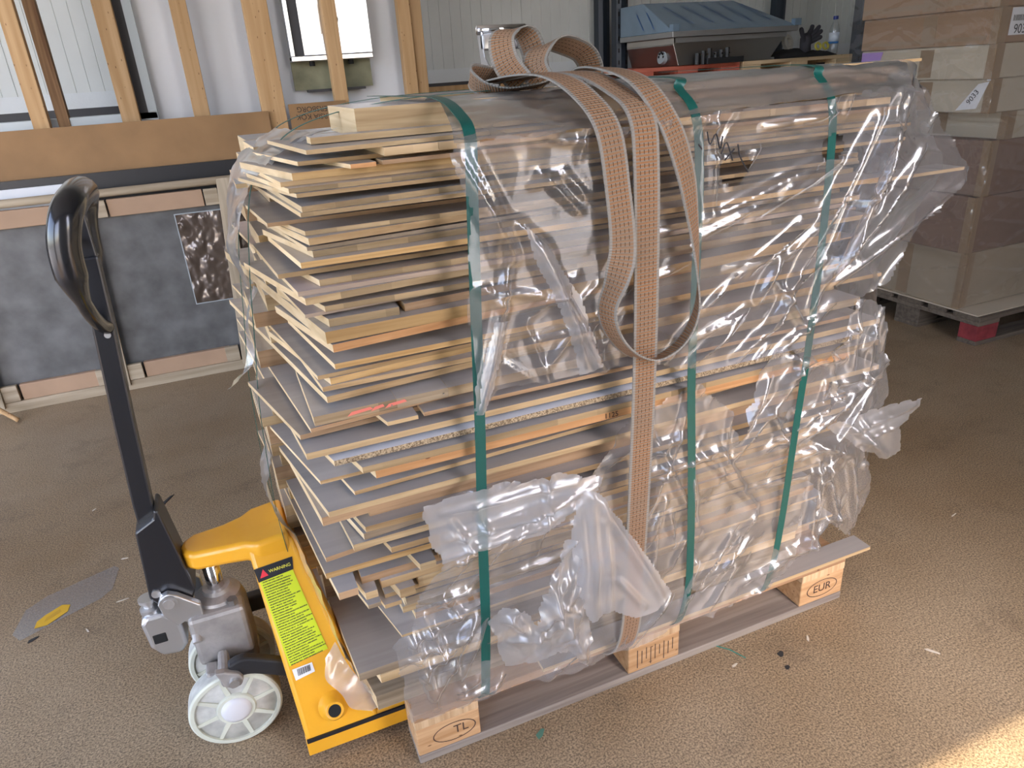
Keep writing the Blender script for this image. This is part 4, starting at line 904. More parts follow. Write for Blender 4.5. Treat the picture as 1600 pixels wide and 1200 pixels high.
film_sheet('film_flap', FOLD, F_FOLD, lambda x,z: -.066, FILM2, wrap, 25, sp=.005, cr=.003, rag=.002, lab='milky folded strip of film')
film_sheet('film_flap', EDGE, F_EDGE, lambda x,z: -.070, FILM2, wrap, 26, sp=.005, cr=.003, rag=.003, lab='torn rolled edge of film')
def film_patch(rows, mat, seed, amp=.006, n=7, lab=None, name='film_sheet'):
    """loft through rows of 3D points"""
    G = np.array([catmull(r, n) for r in rows]); k = G.shape[1]
    C = np.array([catmull(list(G[:,j]), n) for j in range(k)])            # columns
    C = C.transpose(1,0,2); a, b = C.shape[:2]
    du = np.gradient(C, axis=0); dv = np.gradient(C, axis=1); Nn = np.cross(du, dv); Nn /= np.linalg.norm(Nn, axis=2, keepdims=True)+1e-9
    arc = np.cumsum(np.linalg.norm(du, axis=2), axis=0).ravel(); arw = np.cumsum(np.linalg.norm(dv, axis=2), axis=1).ravel()
    h = (crumple(arc, arw, .06, seed)+1.2*waves(arc, arw, seed)).reshape(a,b)*amp
    V = (C+Nn*h[...,None]).reshape(-1,3)
    f = [(i*b+j, i*b+j+1, (i+1)*b+j+1, (i+1)*b+j) for i in range(a-1) for j in range(b-1)]
    o = MB().add(V, f).build(name, mat, wrap, smooth=True)
    if lab: o['label'] = lab
    return o
film_patch([[(.19,-.048,1.292),(.4,-.050,1.295),(.65,-.05,1.30),(.95,-.05,1.308),(1.15,-.045,1.30)],
            [(.205,.01,1.318),(.4,.01,1.322),(.65,.01,1.330),(.95,.01,1.334),(1.18,.01,1.325)],
            [(.225,.13,1.348),(.4,.10,1.346),(.65,.06,1.352),(.95,.06,1.356),(1.22,.06,1.350)],
            [(.24,.26,1.350),(.36,.22,1.349),(.66,.18,1.352),(.97,.18,1.357),(1.28,.18,1.353)],
            [(.26,.34,1.348),(.34,.30,1.347),(.68,.26,1.350),(1.0,.30,1.354),(1.30,.30,1.348)]], FILM1, 41, .007, 12, 'clear film over the top of the stack')
film_patch([[(1.15,-.045,1.300),(1.18,.01,1.325),(1.22,.06,1.350),(1.30,.30,1.348)],
            [(1.20,-.03,1.22),(1.24,.05,1.20),(1.30,.16,1.20),(1.36,.32,1.20)],
            [(1.325,.02,1.125),(1.33,.08,1.10),(1.34,.18,1.08),(1.36,.32,1.06)],
            [(1.20,.0,1.02),(1.24,.08,1.0),(1.28,.18,.98),(1.28,.32,.96)],
            [(1.13,-.02,.93),(1.18,.06,.92),(1.22,.18,.88),(1.24,.32,.86)],
            [(1.20,-.0,.70),(1.24,.07,.68),(1.26,.18,.66),(1.26,.32,.66)],
            [(1.21,.0,.40),(1.24,.07,.38),(1.26,.18,.36),(1.26,.32,.36)]], FILM1, 43, .011, 12, 'clear film round the far end of the stack')
# shreds at the open end
film_patch([[(.02,.20,1.308),(-.01,.38,1.312),(-.02,.52,1.310)],[(-.075,.22,1.262),(-.095,.38,1.262),(-.10,.52,1.26)],[(-.12,.36,1.17),(-.135,.45,1.17),(-.14,.55,1.17)],[(-.145,.38,1.08),(-.16,.46,1.09),(-.15,.55,1.09)],[(-.13,.42,1.0),(-.14,.46,1.0),(-.14,.5,1.0)]], FILM, 51, .007, 8, 'shred of film hanging from the top at the open end', 'film_shred')
film_patch([[(.02,.16,1.312),(.06,.19,1.316)],[(-.02,.18,1.300),(.0,.25,1.304)],[(-.07,.22,1.256),(-.075,.30,1.262)]], FILMW, 57, .005, 10, 'milky crumpled film on the upper corner', 'film_shred')
film_patch([[(-.125,.43,1.0),(-.13,.47,1.0)],[(-.15,.44,.93),(-.155,.46,.93)],[(-.15,.44,.86),(-.165,.46,.86)],[(-.165,.44,.825),(-.185,.46,.81)],[(-.205,.42,.815),(-.225,.47,.775)]], FILM, 53, .006, 8, 'twisted shred of film with a loose tail', 'film_shred')
film_patch([[(-.175,.30,.66),(-.17,.45,.66)],[(-.19,.28,.58),(-.20,.42,.56)],[(-.15,.22,.46),(-.17,.38,.44)],[(-.125,.15,.33),(-.14,.3,.30)],[(-.09,.09,.20),(-.10,.22,.16)],[(-.05,.06,.13),(-.05,.18,.11)]], FILMW, 54, .010, 9, 'crumpled film squeezed between stack and jack', 'film_shred')

plain('marker_black', (.015,.015,.02), .5)
for s_ in ([(.608,1.251),(.615,1.243)],[(.624,1.27),(.631,1.249),(.642,1.265),(.652,1.24),(.656,1.26)],[(.655,1.231),(.665,1.249),(.68,1.218)],[(.689,1.244),(.696,1.222),(.715,1.195)],[(.663,1.22),(.682,1.237)]):
    MB().tube(catmull([(a,-.080,b) for a,b in s_],4), .0013, 6).build('marker_scribble', MATS['marker_black'], wrap)

film_patch([[(-.150,.135,.255),(-.120,.16,.265)],[(-.155,.115,.215),(-.105,.13,.225)],[(-.130,.095,.180),(-.085,.105,.190)],[(-.115,.088,.140),(-.060,.092,.155)],[(-.075,.084,.118),(-.035,.086,.125)]], FILMW, 58, .010, 9, 'white crumpled scrap of film caught at the jack', 'film_shred')

# ---------------------------------------------------------------- crate with the dark panel
wood('stud_wood', (.38,.225,.095), (.52,.34,.175), .7, 2, .5, knots=True)
wood('bark_wood', (.20,.11,.06), (.46,.29,.16), .85, 2, .8)
wood('crate_wood', (.34,.27,.18), (.52,.43,.31), .8, 0, .7); wood('crate_post_wood', (.32,.26,.18), (.50,.42,.31), .8, 2, .7)
plain('laminate_grey', (.115,.117,.117), .45, var=.35, vscale=9, bump=.1, bscale=60)
plain('edge_cardboard', (.40,.265,.17), .75, var=.08, vscale=6); plain('hardboard', (.29,.165,.07), .7, var=.16, vscale=5)
plain('panel_black', (.014,.015,.018), .4); plain('sheet_white', (.66,.69,.73), .5, var=.05, vscale=2); plain('trim_grey', (.40,.45,.48), .4, .3)
plain('marker_ink', (.03,.02,.015), .6); plain('olive_board', (.23,.23,.15), .8, var=.3, vscale=10)
cr = thing('panel_crate', 'timber crate framing a dark grey laminate panel, standing at the back wall', 'crate', (-.6,2.76,0))
MB().box(-1.75,.55,2.78,2.805,.06,.93).build('laminate_panel', MATS['laminate_grey'], cr)
def slant_post(name, xt, xb, w, y0, y1, z0, z1, mat, parent):
    return MB().add([(xb-w/2,y0,z0),(xb+w/2,y0,z0),(xb+w/2,y1,z0),(xb-w/2,y1,z0),(xt-w/2,y0,z1),(xt+w/2,y0,z1),(xt+w/2,y1,z1),(xt-w/2,y1,z1)],
        [(0,3,2,1),(4,5,6,7),(0,1,5,4),(1,2,6,5),(2,3,7,6),(3,0,4,7)]).build(name, mat, parent, bevel=.002)
posts = [(-1.30,-1.345),(-.745,-.79),(-.105,-.175),(.46,.43)]
for xt, xb in posts:
    slant_post('post', xt, xb, .068, 2.725, 2.748, .03, .99, MATS['crate_post_wood'], cr)
    for sx in (-1,1):
        MB().box(xt+sx*.072-.032, xt+sx*.072+.032, 2.735,2.760,.868,.945).build('corner_block', MATS['crate_wood'], cr, bevel=.002)
        MB().box(xb+sx*.072-.034, xb+sx*.072+.034, 2.735,2.760,.055,.135).build('corner_block', MATS['crate_wood'], cr, bevel=.002)
xs = [-1.75]+[v for xt, xb in posts for v in (xt-.11, xt+.11)]+[.6]
for a, b in zip(xs[::2], xs[1::2]):
    MB().box(a, b, 2.748, 2.778, .865, .945).build('edge_strip', MATS['edge_cardboard'], cr, bevel=.003)
    MB().box(a-.04, b-.04, 2.748, 2.778, .052, .132).build('edge_strip', MATS['edge_cardboard'], cr, bevel=.003)
MB().tube([(-1.75,2.765,.972),(-.6,2.765,.975),(.6,2.765,.98)], .019, 12).build('top_rail', MATS['crate_wood'], cr, smooth=True)
MB().box(-1.75,.6,2.74,2.80,.0,.052).build('bottom_lath', MATS['crate_wood'], cr, bevel=.003)
# cellophane window in the panel
plain('foil_brown', (.14,.11,.09), .2, .35, spec=.8)
gx = np.linspace(-.36,.06,60); gz = np.linspace(.385,.835,60); A, B = np.meshgrid(gx, gz, indexing='ij')
h = .016*crumple(A.ravel(), B.ravel(), .075, 71)+.006*crumple(A.ravel(), B.ravel(), .03, 73)+.007*waves(A.ravel(), B.ravel(), 72, 7)
V = np.stack([A.ravel()+.0*B.ravel(), 2.777-h, B.ravel()], 1); fs = [(i*60+j, (i+1)*60+j, (i+1)*60+j+1, i*60+j+1) for i in range(59) for j in range(59)]
fw = MB().add(V, fs).build('foil_window', MATS['foil_brown'], cr, smooth=True); fw['label'] = 'crumpled shiny foil patch in the grey panel'
def edge_frame(x0,x1,z0,z1,y,w,parent,mat): MB().box(x0-w,x0,y-.004,y,z0-w,z1+w).box(x0,x1,y-.004,y,z1,z1+w).box(x0,x1,y-.004,y,z0-w,z0).build('foil_border', mat, parent)
edge_frame(-.36,.06,.385,.835,2.775,.005,fw,MATS['trim_grey'])
tag(MB().box(-1.75,.62,2.825,2.845,0,1.062).build('black_sheet', MATS['panel_black'], loc=(-.5,2.83,0)), 'glossy black sheet standing behind the timber crate', 'sheet')
tag(MB().box(-1.75,.172,2.865,2.880,0,1.270).build('hardboard_sheet', MATS['hardboard'], loc=(-.7,2.87,0)), 'long brown hardboard sheet standing before the studs', 'sheet')
hb = tag(MB().box(.275,.565,2.865,2.880,0,1.293).build('hardboard_sheet', MATS['hardboard'], loc=(.42,2.87,0)), 'narrow brown hardboard piece with upside down handwriting', 'sheet')
text_obj('INTARSIA KÖK\nVÄNERSBORG', .036, MATS['marker_ink'], hb, (.425,2.865,1.245), (-1,0,.03), (-.03,0,-1), 'handwriting')
tag(MB().box(-1.75,-.80,2.81,2.822,0,1.028).build('white_strip', MATS['sheet_white'], loc=(-1.2,2.815,0)), 'white edge of a panel peeping over the crate', 'panel')
# stud frame
for x, wd, y0, mt, lb in ((-.828,.068,2.915,'stud_wood','pale timber stud, the outermost of the row'), (-.745,.05,2.99,'bark_wood','dark barky stud behind the outermost stud'),
      (-.452,.08,2.915,'stud_wood','timber stud before the ribbed grey wall'), (-.135,.075,2.915,'stud_wood','timber stud in front of the smooth white sheet'),
      (.205,.115,2.895,'stud_wood','broad pale timber stud beside the steel basin'), (.552,.07,2.89,'stud_wood','slim timber stud standing in front of the steel basin'),
      (.945,.065,2.93,'stud_wood','squared timber post at the edge of the white sheet'), (1.012,.062,2.95,'stud_wood','second timber post fixed beside the white sheet edge')):
    o = MB().box(x-wd/2, x+wd/2, y0, y0+.06, 0, 2.5).build('timber_stud', MATS[mt], loc=(x,y0,0), bevel=.003)
    tag(o, lb, 'timber stud', 'upright timber studs along the back wall')
tag(MB().box(-.335,.985,3.06,3.075,0,2.5).build('white_sheet', MATS['sheet_white'], loc=(.3,3.06,0)), 'large smooth white sheet standing behind the studs', 'sheet')
gt = thing('grey_trim_frame', 'grey sheet metal trim frame behind the studs', 'trim', (-.8,3.05,0))
MB().box(-.425,-.375,3.0,3.05,1.275,2.5).build('dark_return', MATS['steel_dark'], gt); MB().box(-.375,-.335,3.0,3.05,1.275,2.5).build('upright_trim', MATS['trim_grey'], gt)
MB().box(-1.75,-.335,3.0,3.055,1.262,1.305).build('sill_trim', MATS['trim_grey'], gt, bevel=.003); MB().box(-1.75,-.335,3.03,3.055,0,1.262).build('olive_panel', MATS['olive_board'], gt)
# steel basin on its side
plain('steel_polished', (.66,.68,.71), .24, 1, var=.06, vscale=3); plain('steel_brushed', (.42,.42,.41), .32, 1)
bs_ = thing('steel_basin', 'polished steel basin with folded diagonals standing on edge', 'steel basin', (.56,3.0,1.48))
x0,x1,z0,z1,cx,cz = .405,.752,1.515,1.835,.578,1.672
for k, (a, b) in enumerate((((x0,z0),(x1,z0)),((x1,z0),(x1,z1)),((x1,z1),(x0,z1)),((x0,z1),(x0,z0)))):
    MB().add([(a[0],2.935,a[1]),(b[0],2.935,b[1]),(cx,2.949,cz),(a[0],2.99,a[1]),(b[0],2.99,b[1]),(cx,3.03,cz)], [(0,1,2),(5,4,3),(0,3,4,1),(1,4,5,2),(2,5,3,0)]).build('facet', MATS['steel_polished'], bs_)
MB().cyl((cx,2.942,cz),(cx,2.99,cz),.022,n=20).build('drain_hole', MATS['hole_dark'], bs_)
MB().box(.338,.36,2.94,3.01,1.49,1.9).build('side_flange', MATS['steel_polished'], bs_, bevel=.003); MB().box(.36,.405,2.955,3.01,1.49,1.9).build('side_recess', MATS['steel_dark'], bs_)
MB().box(.338,.755,2.93,3.01,1.485,1.513).build('bottom_lip', MATS['steel_polished'], bs_, bevel=.005); MB().box(.338,.755,2.93,3.01,1.838,1.9).build('top_lip', MATS['steel_polished'], bs_, bevel=.005)
for fx in (.44,.55,.64): MB().cyl((fx,2.965,1.463),(fx,2.965,1.488),.014,n=14).build('foot', MATS['hole_dark'], bs_)
MB().box(.34,.75,3.012,3.03,1.352,1.95).build('backing_board', MATS['olive_board'], bs_)
MB().box(.40,.70,2.965,3.03,1.340,1.3525).build('bracket', MATS['steel_dark'], bs_); MB().box(.40,.43,3.03,3.062,1.35,1.40).build('bracket', MATS['steel_dark'], bs_)
tr = thing('timber_rail', 'horizontal timber rail along the foot of the ribbed wall', 'timber', (1.5,3.6,0))
MB().box(1.05,2.2,3.55,3.60,1.245,1.315).build('rail', MATS['stud_wood'], tr, bevel=.003)
for x in (1.2,2.1): MB().box(x,x+.06,3.55,3.60,0,1.245).build('leg', MATS['stud_wood'], tr)
ld = catmull([(-1.24,2.60,.008),(-1.29,2.61,.06),(-1.36,2.635,.125),(-1.50,2.68,.22)], 5)
tag(MB().tube(ld, [.011]*8+[.014]*(len(ld)-8), 10).build('turned_wooden_dowel', MATS['stud_wood'], smooth=True, loc=(-1.3,2.62,0)), 'slim turned wooden leg resting on the floor by the crate', 'furniture leg')

# ---------------------------------------------------------------- rack with goods
plain('rack_blue', (.020,.030,.045), .42, .2); plain('galvanised', (.42,.43,.43), .4, .8)
rk = thing('pallet_rack', 'dark blue perforated steel rack at the back wall', 'rack', (3.25,3.4,0))
for ux, uy, zt in ((2.275,2.98,1.19),(2.60,3.60,2.6),(2.60,3.85,2.6),(4.150,2.98,2.6),(4.150,3.82,2.6)):
    u_ = MB().prism([(ux,uy),(ux+.03,uy-.012),(ux+.06,uy-.012),(ux+.09,uy),(ux+.09,uy+.07),(ux,uy+.07)], 'z', 0, zt).build('upright', MATS['rack_blue'], rk, bevel=.002)
    if uy < 3.7 and zt > 2:
        for k in range(16):
            for sx in (.010,.066):
                z = 1.22+k*.075; MB().box(ux+sx, ux+sx+.014, uy-.008, uy+.004, z, z+.026).build('slot', MATS['hole_dark'], u_)
for by in (2.99,3.83): MB().box(2.365,4.15,by,by+.045,1.085,1.195).build('beam', MATS['rack_blue'], rk, bevel=.003)
m = MB(); m.prism([(4.22,1.24),(4.255,1.22),(4.74,1.66),(4.71,1.70)], 'y', 3.03, 3.06); m.build('brace', MATS['galvanised'], rk)
wood('red_paint', (.42,.085,.055), (.55,.16,.10), .7, 0, .8); wood('clean_pallet', (.58,.42,.24), (.76,.60,.38), .75, 0, .8, knots=True)
make_pallet('wooden_pallet', 'red painted pallet lying on the blue rack', (2.37,3.0,1.196), .80, .8, [MATS['red_paint']]*4)
make_pallet('wooden_pallet', 'clean pale pallet on the blue rack beneath the bottle', (3.19,2.99,1.196), .93, .8, [MATS['clean_pallet']]*4)
plain('card_beige_metal', (.45,.43,.38), .4, .5); plain('blue_film', (.20,.285,.37), .22, .3, spec=.6, var=.1, vscale=5); plain('print_blue', (.03,.10,.25), .5)
eh = thing('extractor_hood', 'steel extractor hood covered in blue protective film, on the rack', 'extractor hood', (2.9,3.3,1.34))
hx0, hx1, hy0, hy1 = 2.60, 3.56, 2.93, 3.55
bt = [(hx0,hy0,1.535),(hx1,hy0,1.535),(hx1,hy1,1.535),(hx0,hy1,1.535)]; tp = [(hx0,hy0+.34,1.715),(hx1-.26,hy0+.34,1.715),(hx1-.26,hy1,1.715),(hx0,hy1,1.715)]
MB().add(bt+tp, [(3,2,1,0),(4,5,6,7),(0,1,5,4),(1,2,6,5),(2,3,7,6),(3,0,4,7)]).build('canopy', MATS['blue_film'], eh, bevel=.004)
MB().box(hx0-.003,hx1+.003,hy0-.003,hy1,1.503,1.535).build('rim', MATS['galvanised'], eh, bevel=.003)
MB().prism([(hx0+.04,1.503),(hx1-.05,1.503),(hx1-.07,1.46),(hx1-.17,1.3425),(hx0+.08,1.3425),(hx0+.04,1.46)], 'y', hy0+.05, hy1-.02).build('body', MATS['steel_brushed'], eh, bevel=.003)
MB().box(hx0+.03,hx1-.06,hy0+.03,hy0+.05,1.472,1.5).build('front_lip', MATS['galvanised'], eh)
MB().box(hx0+.028,hx0+.04,hy0+.03,hy1-.04,1.468,1.5).build('side_lip', MATS['card_beige_metal'], eh)
for k in range(5):
    xa = hx0+.10+k*.15
    def cp_(x, f): return (x, hy0+.34*f-.003, 1.535+.18*f+.003)
    for d in (0,.022): MB().add([cp_(xa+d,.85), cp_(xa+.007+d,.85), cp_(xa+.085+d,.22), cp_(xa+.078+d,.22)], [(3,2,1,0)]).build('film_print', MATS['print_blue'], eh)
for k in range(2):
    ya = hy0+.30+k*.12
    MB().add([(hx0-.002,ya,1.66),(hx0-.002,ya-.012,1.66),(hx0-.002,ya-.10,1.56),(hx0-.002,ya-.088,1.56)], [(0,1,2,3)]).build('film_print', MATS['print_blue'], eh)
MB().box(hx1-.03,hx1+.02,hy0-.006,hy0+.03,1.535,1.575).build('corner_tab', MATS['blue_film'], eh); MB().box(hx0-.005,hx0+.04,hy0-.006,hy0+.03,1.535,1.575).build('corner_tab', MATS['blue_film'], eh)
vy = hy0+.19
vd = MB().cyl((hx0+.070,vy,1.395),(hx0+.045,vy,1.400),.042,n=24).build('vent_rosette', MATS['trim_grey'], eh)
for k in range(8):
    a = k*math.pi/4; MB().cyl((hx0+.046,vy+.025*math.cos(a),1.399+.025*math.sin(a)),(hx0+.0425,vy+.025*math.cos(a),1.399+.025*math.sin(a)),.008,n=10).build('vent_slot', MATS['hole_dark'], vd)
plain('plastic_black', (.015,.016,.018), .45); plain('cloth_black', (.018,.018,.02), .9, bump=.5, bscale=200)
fp = thing('fan_parts', 'black fan motor parts lying before the extractor hood', 'machine parts', (2.95,2.93,1.3405))
MB().box(2.84,3.12,2.90,2.945,1.3405,1.375).build('housing', MATS['plastic_black'], fp, bevel=.004)
for k in range(6): MB().cyl((2.78+k*.045,2.925,1.3406),(2.785+k*.045,2.93,1.405+.012*(k%3)),.014,n=12).build('motor', MATS['plastic_black'], fp)
for k in range(5): MB().cyl((2.79+k*.055,2.908,1.398),(2.79+k*.055,2.914,1.398),.005,n=8).build('screw', MATS['chrome'], fp)
tag(MB().box(3.16,3.44,2.99,3.05,1.3405,1.355).build('steel_strip', MATS['galvanised'], loc=(3.2,2.95,1.34), bevel=.002), 'flat galvanised strip lying on the rack pallets', 'steel strip')
# cloth heap
gx = np.linspace(0,1,36); gy = np.linspace(0,1,18); A, B = np.meshgrid(gx, gy, indexing='ij'); a_, b_ = A.ravel(), B.ravel()
hh = (np.clip(np.sin(np.pi*a_),0,1)**.5*np.clip(np.sin(np.pi*b_),0,1)**.5)*(.045+.02*waves(a_*.5,b_*.3,91,9)+.012*np.sin(a_*7))
V = np.stack([3.47+.52*a_, 2.985+.22*b_, 1.3408+hh], 1); fs = [(i*18+j,(i+1)*18+j,(i+1)*18+j+1,i*18+j+1) for i in range(35) for j in range(17)]
tag(MB().add(V, fs).build('black_cloth', MATS['cloth_black'], smooth=True, loc=(3.7,3.05,1.3408)), 'crumpled black cloth on the pale rack pallet', 'cloth')
gv = thing('work_glove', 'dark grey work glove with spread fingers propped on the black cloth', 'glove', (3.74,3.05,1.375))
plain('glove_grey', (.045,.045,.055), .85, bump=.3, bscale=200)
MB().tube([(3.745,3.03,1.372),(3.735,3.035,1.405),(3.742,3.04,1.45),(3.758,3.045,1.475)], [.030,.036,.040,.026], 14).build('palm', MATS['glove_grey'], gv, smooth=True)
for pts in ([(3.722,3.03,1.43),(3.690,3.02,1.475),(3.665,3.015,1.520)], [(3.752,3.04,1.47),(3.778,3.04,1.505),(3.788,3.04,1.535)], [(3.768,3.04,1.462),(3.815,3.04,1.495),(3.850,3.04,1.527)], [(3.772,3.035,1.45),(3.825,3.03,1.475),(3.862,3.03,1.498)], [(3.772,3.03,1.432),(3.815,3.02,1.448),(3.85,3.015,1.46)]):
    MB().tube(catmull(pts,4), [.0155]*4+[.0145]*4+[.010], 10).build('finger', MATS['glove_grey'], gv, smooth=True)
plain('tape_white', (.62,.60,.52), .5); plain('yellow_black', (.55,.50,.08), .6)
tag(MB().lathe([(.028,-.012),(.05,-.012),(.05,.012),(.028,.012)], (3.64,3.10,1.437), (.25,-.9,.25), n=28, closed=True).build('tape_roll', MATS['tape_white'], loc=(3.64,3.1,1.40)), 'white tape roll leaning behind the grey glove', 'tape')
for k, xx in enumerate((3.80,3.865)):
    tag(MB().lathe([(.017,-.006),(.026,-.006),(.026,.006),(.017,.006)], (xx,2.985,1.402), (0,-1,.3), n=20, closed=True).build('cable_ring', MATS['yellow_black'], loc=(xx,2.985,1.376)), ('yellow ring beside the grey glove' if k == 0 else 'yellow ring beside the water bottle'), 'ring')
bw = thing('water_bottle', 'clear plastic water bottle with dark blue cap on the rack pallet', 'bottle', (3.965,3.02,1.3405))
PET = film_mat('bottle_pet', .04, .05, (.90,.93,.95), gain=2.2); plain('cap_blue', (.015,.03,.20), .4); plain('label_white', (.62,.70,.80), .5); plain('label_blue', (.06,.22,.55), .5)
MB().lathe([(.026,0),(.032,.006),(.031,.05),(.0325,.06),(.0325,.14),(.030,.165),(.020,.195),(.013,.212),(.013,.222)], (3.965,3.02,1.3405), n=26).build('bottle_body', PET, bw, smooth=True)
MB().cyl((3.965,3.02,1.560),(3.965,3.02,1.582),.0165,n=22).build('cap', MATS['cap_blue'], bw, bevel=.002)
MB().lathe([(.0332,.085),(.0332,.14)], (3.965,3.02,1.3405), n=26).build('label_band', MATS['label_white'], bw, smooth=True); MB().lathe([(.0333,.072),(.0333,.0845)], (3.965,3.02,1.3405), n=26).build('label_stripe', MATS['label_blue'], bw, smooth=True)

# ---------------------------------------------------------------- wrapped cartons
plain('card_beige_shaded', (.37,.295,.205), .8, var=.06, vscale=4); plain('card_brown', (.34,.215,.125), .8, var=.06, vscale=4); plain('card_beige', (.52,.45,.34), .75, var=.06, vscale=4); plain('card_dark', (.235,.150,.105), .8, var=.08, vscale=4)  # first one: beige of the lowest carton, darkened to carry its shade
plain('tape_brown', (.31,.215,.13), .35); plain('label_purple', (.42,.26,.62), .5)
wood('pallet_dark', (.09,.07,.055), (.17,.135,.10), .85, 0, .8); plain('block_red', (.23,.03,.035), .8, var=.3, vscale=20)
cp2, cb = make_pallet('wooden_pallet', 'dark weathered pallet with a red block under the wrapped cartons', (3.135,1.06,0), 1.2, .8, [MATS['pallet_dark']]*4)
cb[0].data.materials[0] = MATS['block_red']
rows = [(.1505,.432,3.155,1.20,'card_beige_shaded','lowest beige carton of the wrapped stack, coloured darker for its shade'),(.4325,.700,3.128,1.20,'card_dark','dark brown carton, second from the bottom of the wrapped stack'),(.7005,.953,3.16,1.20,'card_dark','dark brown carton, third from the bottom of the wrapped stack'),
        (.9535,1.075,3.225,1.19,'card_beige','flat beige carton above the dark brown cartons'),(1.0755,1.218,3.085,1.19,'card_beige','beige carton with the slanting wrap label'),(1.2185,1.358,3.06,1.19,'card_beige','beige carton with the purple and white label'),
        (1.3585,1.50,3.05,1.19,'card_brown','brown taped carton with the big printed number'),(1.5005,1.68,3.03,1.19,'card_brown','topmost brown carton of the wrapped stack')]
tag(MB().box(3.14,4.33,1.08,1.88,.1445,.1500).build('cardboard_sheet', MATS['card_beige'], loc=(3.7,1.5,.1445)), 'beige cardboard layer sheet on the dark pallet', 'cardboard sheet')
cart = []
for z0,z1,x0,y0,mt,lb in rows:
    c = thing('carton', lb, 'carton', (x0+.5,y0+.35,z0), 'wrapped cartons on the dark pallet')
    MB().box(x0,x0+1.05,y0,y0+.72,z0,z1).build('box', MATS[mt], c, bevel=.006)
    MB().box(x0-.0012,x0+.0,y0+.30,y0+.37,z0+.01,z1-.01).build('tape', MATS['tape_brown'], c)
    MB().box(x0-.0014,x0+.05,y0-.0014,y0+.035,z0+.0,z1-.0).build('corner_tape', MATS['tape_brown'], c)
    if mt == 'card_brown': MB().box(x0-.0011,x0,y0+.05,y0+.71,z0+(z1-z0)*.12,z0+(z1-z0)*.24).build('tape', MATS['tape_brown'], c)
    cart.append((c, x0, y0, z0, z1))
def carton_label(k, kind):
    c, x0, y0, z0, z1 = cart[k]
    if kind == 'purple':
        ya, yb = y0+.60, y0+.715; x = x0-.002
        P_ = lambda y,z: (x,y,z)
        q = quad('shipping_label', [P_(yb,z0+.002),P_(ya,z0+.002),P_(ya,z1-.01),P_(yb,z1-.01)], MATS['paper_white'], c)
        x = x0-.0028; quad('purple_band', [P_(yb,z0+.085),P_(ya,z0+.085),P_(ya-.015,z1-.008),P_(yb,z1-.008)], MATS['label_purple'], q)
        m = MB(); yy = yb-.012
        while yy > ya+.012:
            wd = R.choice([.0015,.003,.004]); m.add([P_(yy,z0+.05),P_(yy-wd,z0+.05),P_(yy-wd,z0+.078),P_(yy,z0+.078)], [(0,1,2,3)]); yy -= wd+.0022
        m.build('barcode', MATS['print_black'], q)
        text_obj('00265P', .034, MATS['print_black'], q, (x0-.0022,(ya+yb)/2,z0+.020), (0,-1,0), (0,0,1))
    else:
        xa, xb = x0+.06, x0+.30; y = y0-.002
        P_ = lambda x_,z: (x_,y,z)
        q = quad('shipping_label', [P_(xa,z0+.03),P_(xb,z0+.03),P_(xb,z1+.03 if False else z1-.005),P_(xa,z1-.005)], MATS['paper_white'], c)
        y = y0-.0028; m = MB(); xx = xa+.015
        while xx < xb-.02:
            wd = R.choice([.002,.004]); m.add([P_(xx,z0+.085),P_(xx+wd,z0+.085),P_(xx+wd,z0+.108),P_(xx,z0+.108)], [(0,1,2,3)]); xx += wd+.003
        m.build('barcode', MATS['print_black'], q)
        text_obj('903376', .052, MATS['print_black'], q, ((xa+xb)/2-.015,y0-.0024,z0+.052), (1,0,0), (0,0,1))
c4_, x4, y4, z4a, z4b = cart[4]
q = quad('slanting_label', [(x4-.002,y4+.16,z4a+.01),(x4-.002,y4+.06,z4a+.02),(x4-.002,y4+.02,z4b-.01),(x4-.002,y4+.07,z4b-.02)], MATS['paper_white'], c4_)
text_obj('9033', .034, MATS['print_black'], q, (x4-.0026,y4+.085,z4a+.068), (0,-.55,.8), (0,.8,.55))
carton_label(5, 'purple'); carton_label(6, 'number')
SW = film_mat('stretch_wrap', .06, .09, (.92,.92,.92), gain=1.7)
sw = thing('stretch_wrap', 'clear stretch wrap wound around the stack of cartons', 'stretch wrap', (3.6,1.5,.16))
def swfilm(kind):
    u = np.arange(0, .80, .009); zz = np.arange(.16, 1.70, .009); A, B = np.meshgrid(u, zz, indexing='ij'); a, b = A.ravel(), B.ravel()
    xs_ = np.interp(b, [r[0] for r in rows]+[rows[-1][1]], [r[2] for r in rows]+[rows[-1][2]])
    xl = np.array([min([r[2] for r in rows if r[0]-.02 <= q <= r[1]+.02] or [3.15]) for q in zz]); xl = np.convolve(np.pad(xl,3,'edge'), np.ones(7)/7, 'valid'); xl = np.minimum(xl, np.array([min([r[2] for r in rows if r[0]-.02 <= q <= r[1]+.02] or [3.15]) for q in zz]))-.008
    h = .006*crumple(a, b, .09, 61)+.005*(1-np.abs(np.sin((b+.25*a)*26)))**6+.004*(1-np.abs(np.sin((b-.5*a)*15+1)))**8
    h = h+.014*crumple(a, b, .035, 66)*np.exp(-(a/.07)**2)*(.4+.6*np.abs(np.sin(b*9)))
    XL = np.tile(xl, len(u))
    if kind == 'side': V = np.stack([XL-h, 1.18+a, b], 1)
    else: V = np.stack([XL+a*1.3, 1.180-h*np.clip(a*20,0,1), b], 1)
    k = len(zz); fs = [(i*k+j,i*k+j+1,(i+1)*k+j+1,(i+1)*k+j) for i in range(len(u)-1) for j in range(k-1)]
    return MB().add(V, fs).build('wrap_side', SW, sw, smooth=True)
swfilm('side'); swfilm('front')

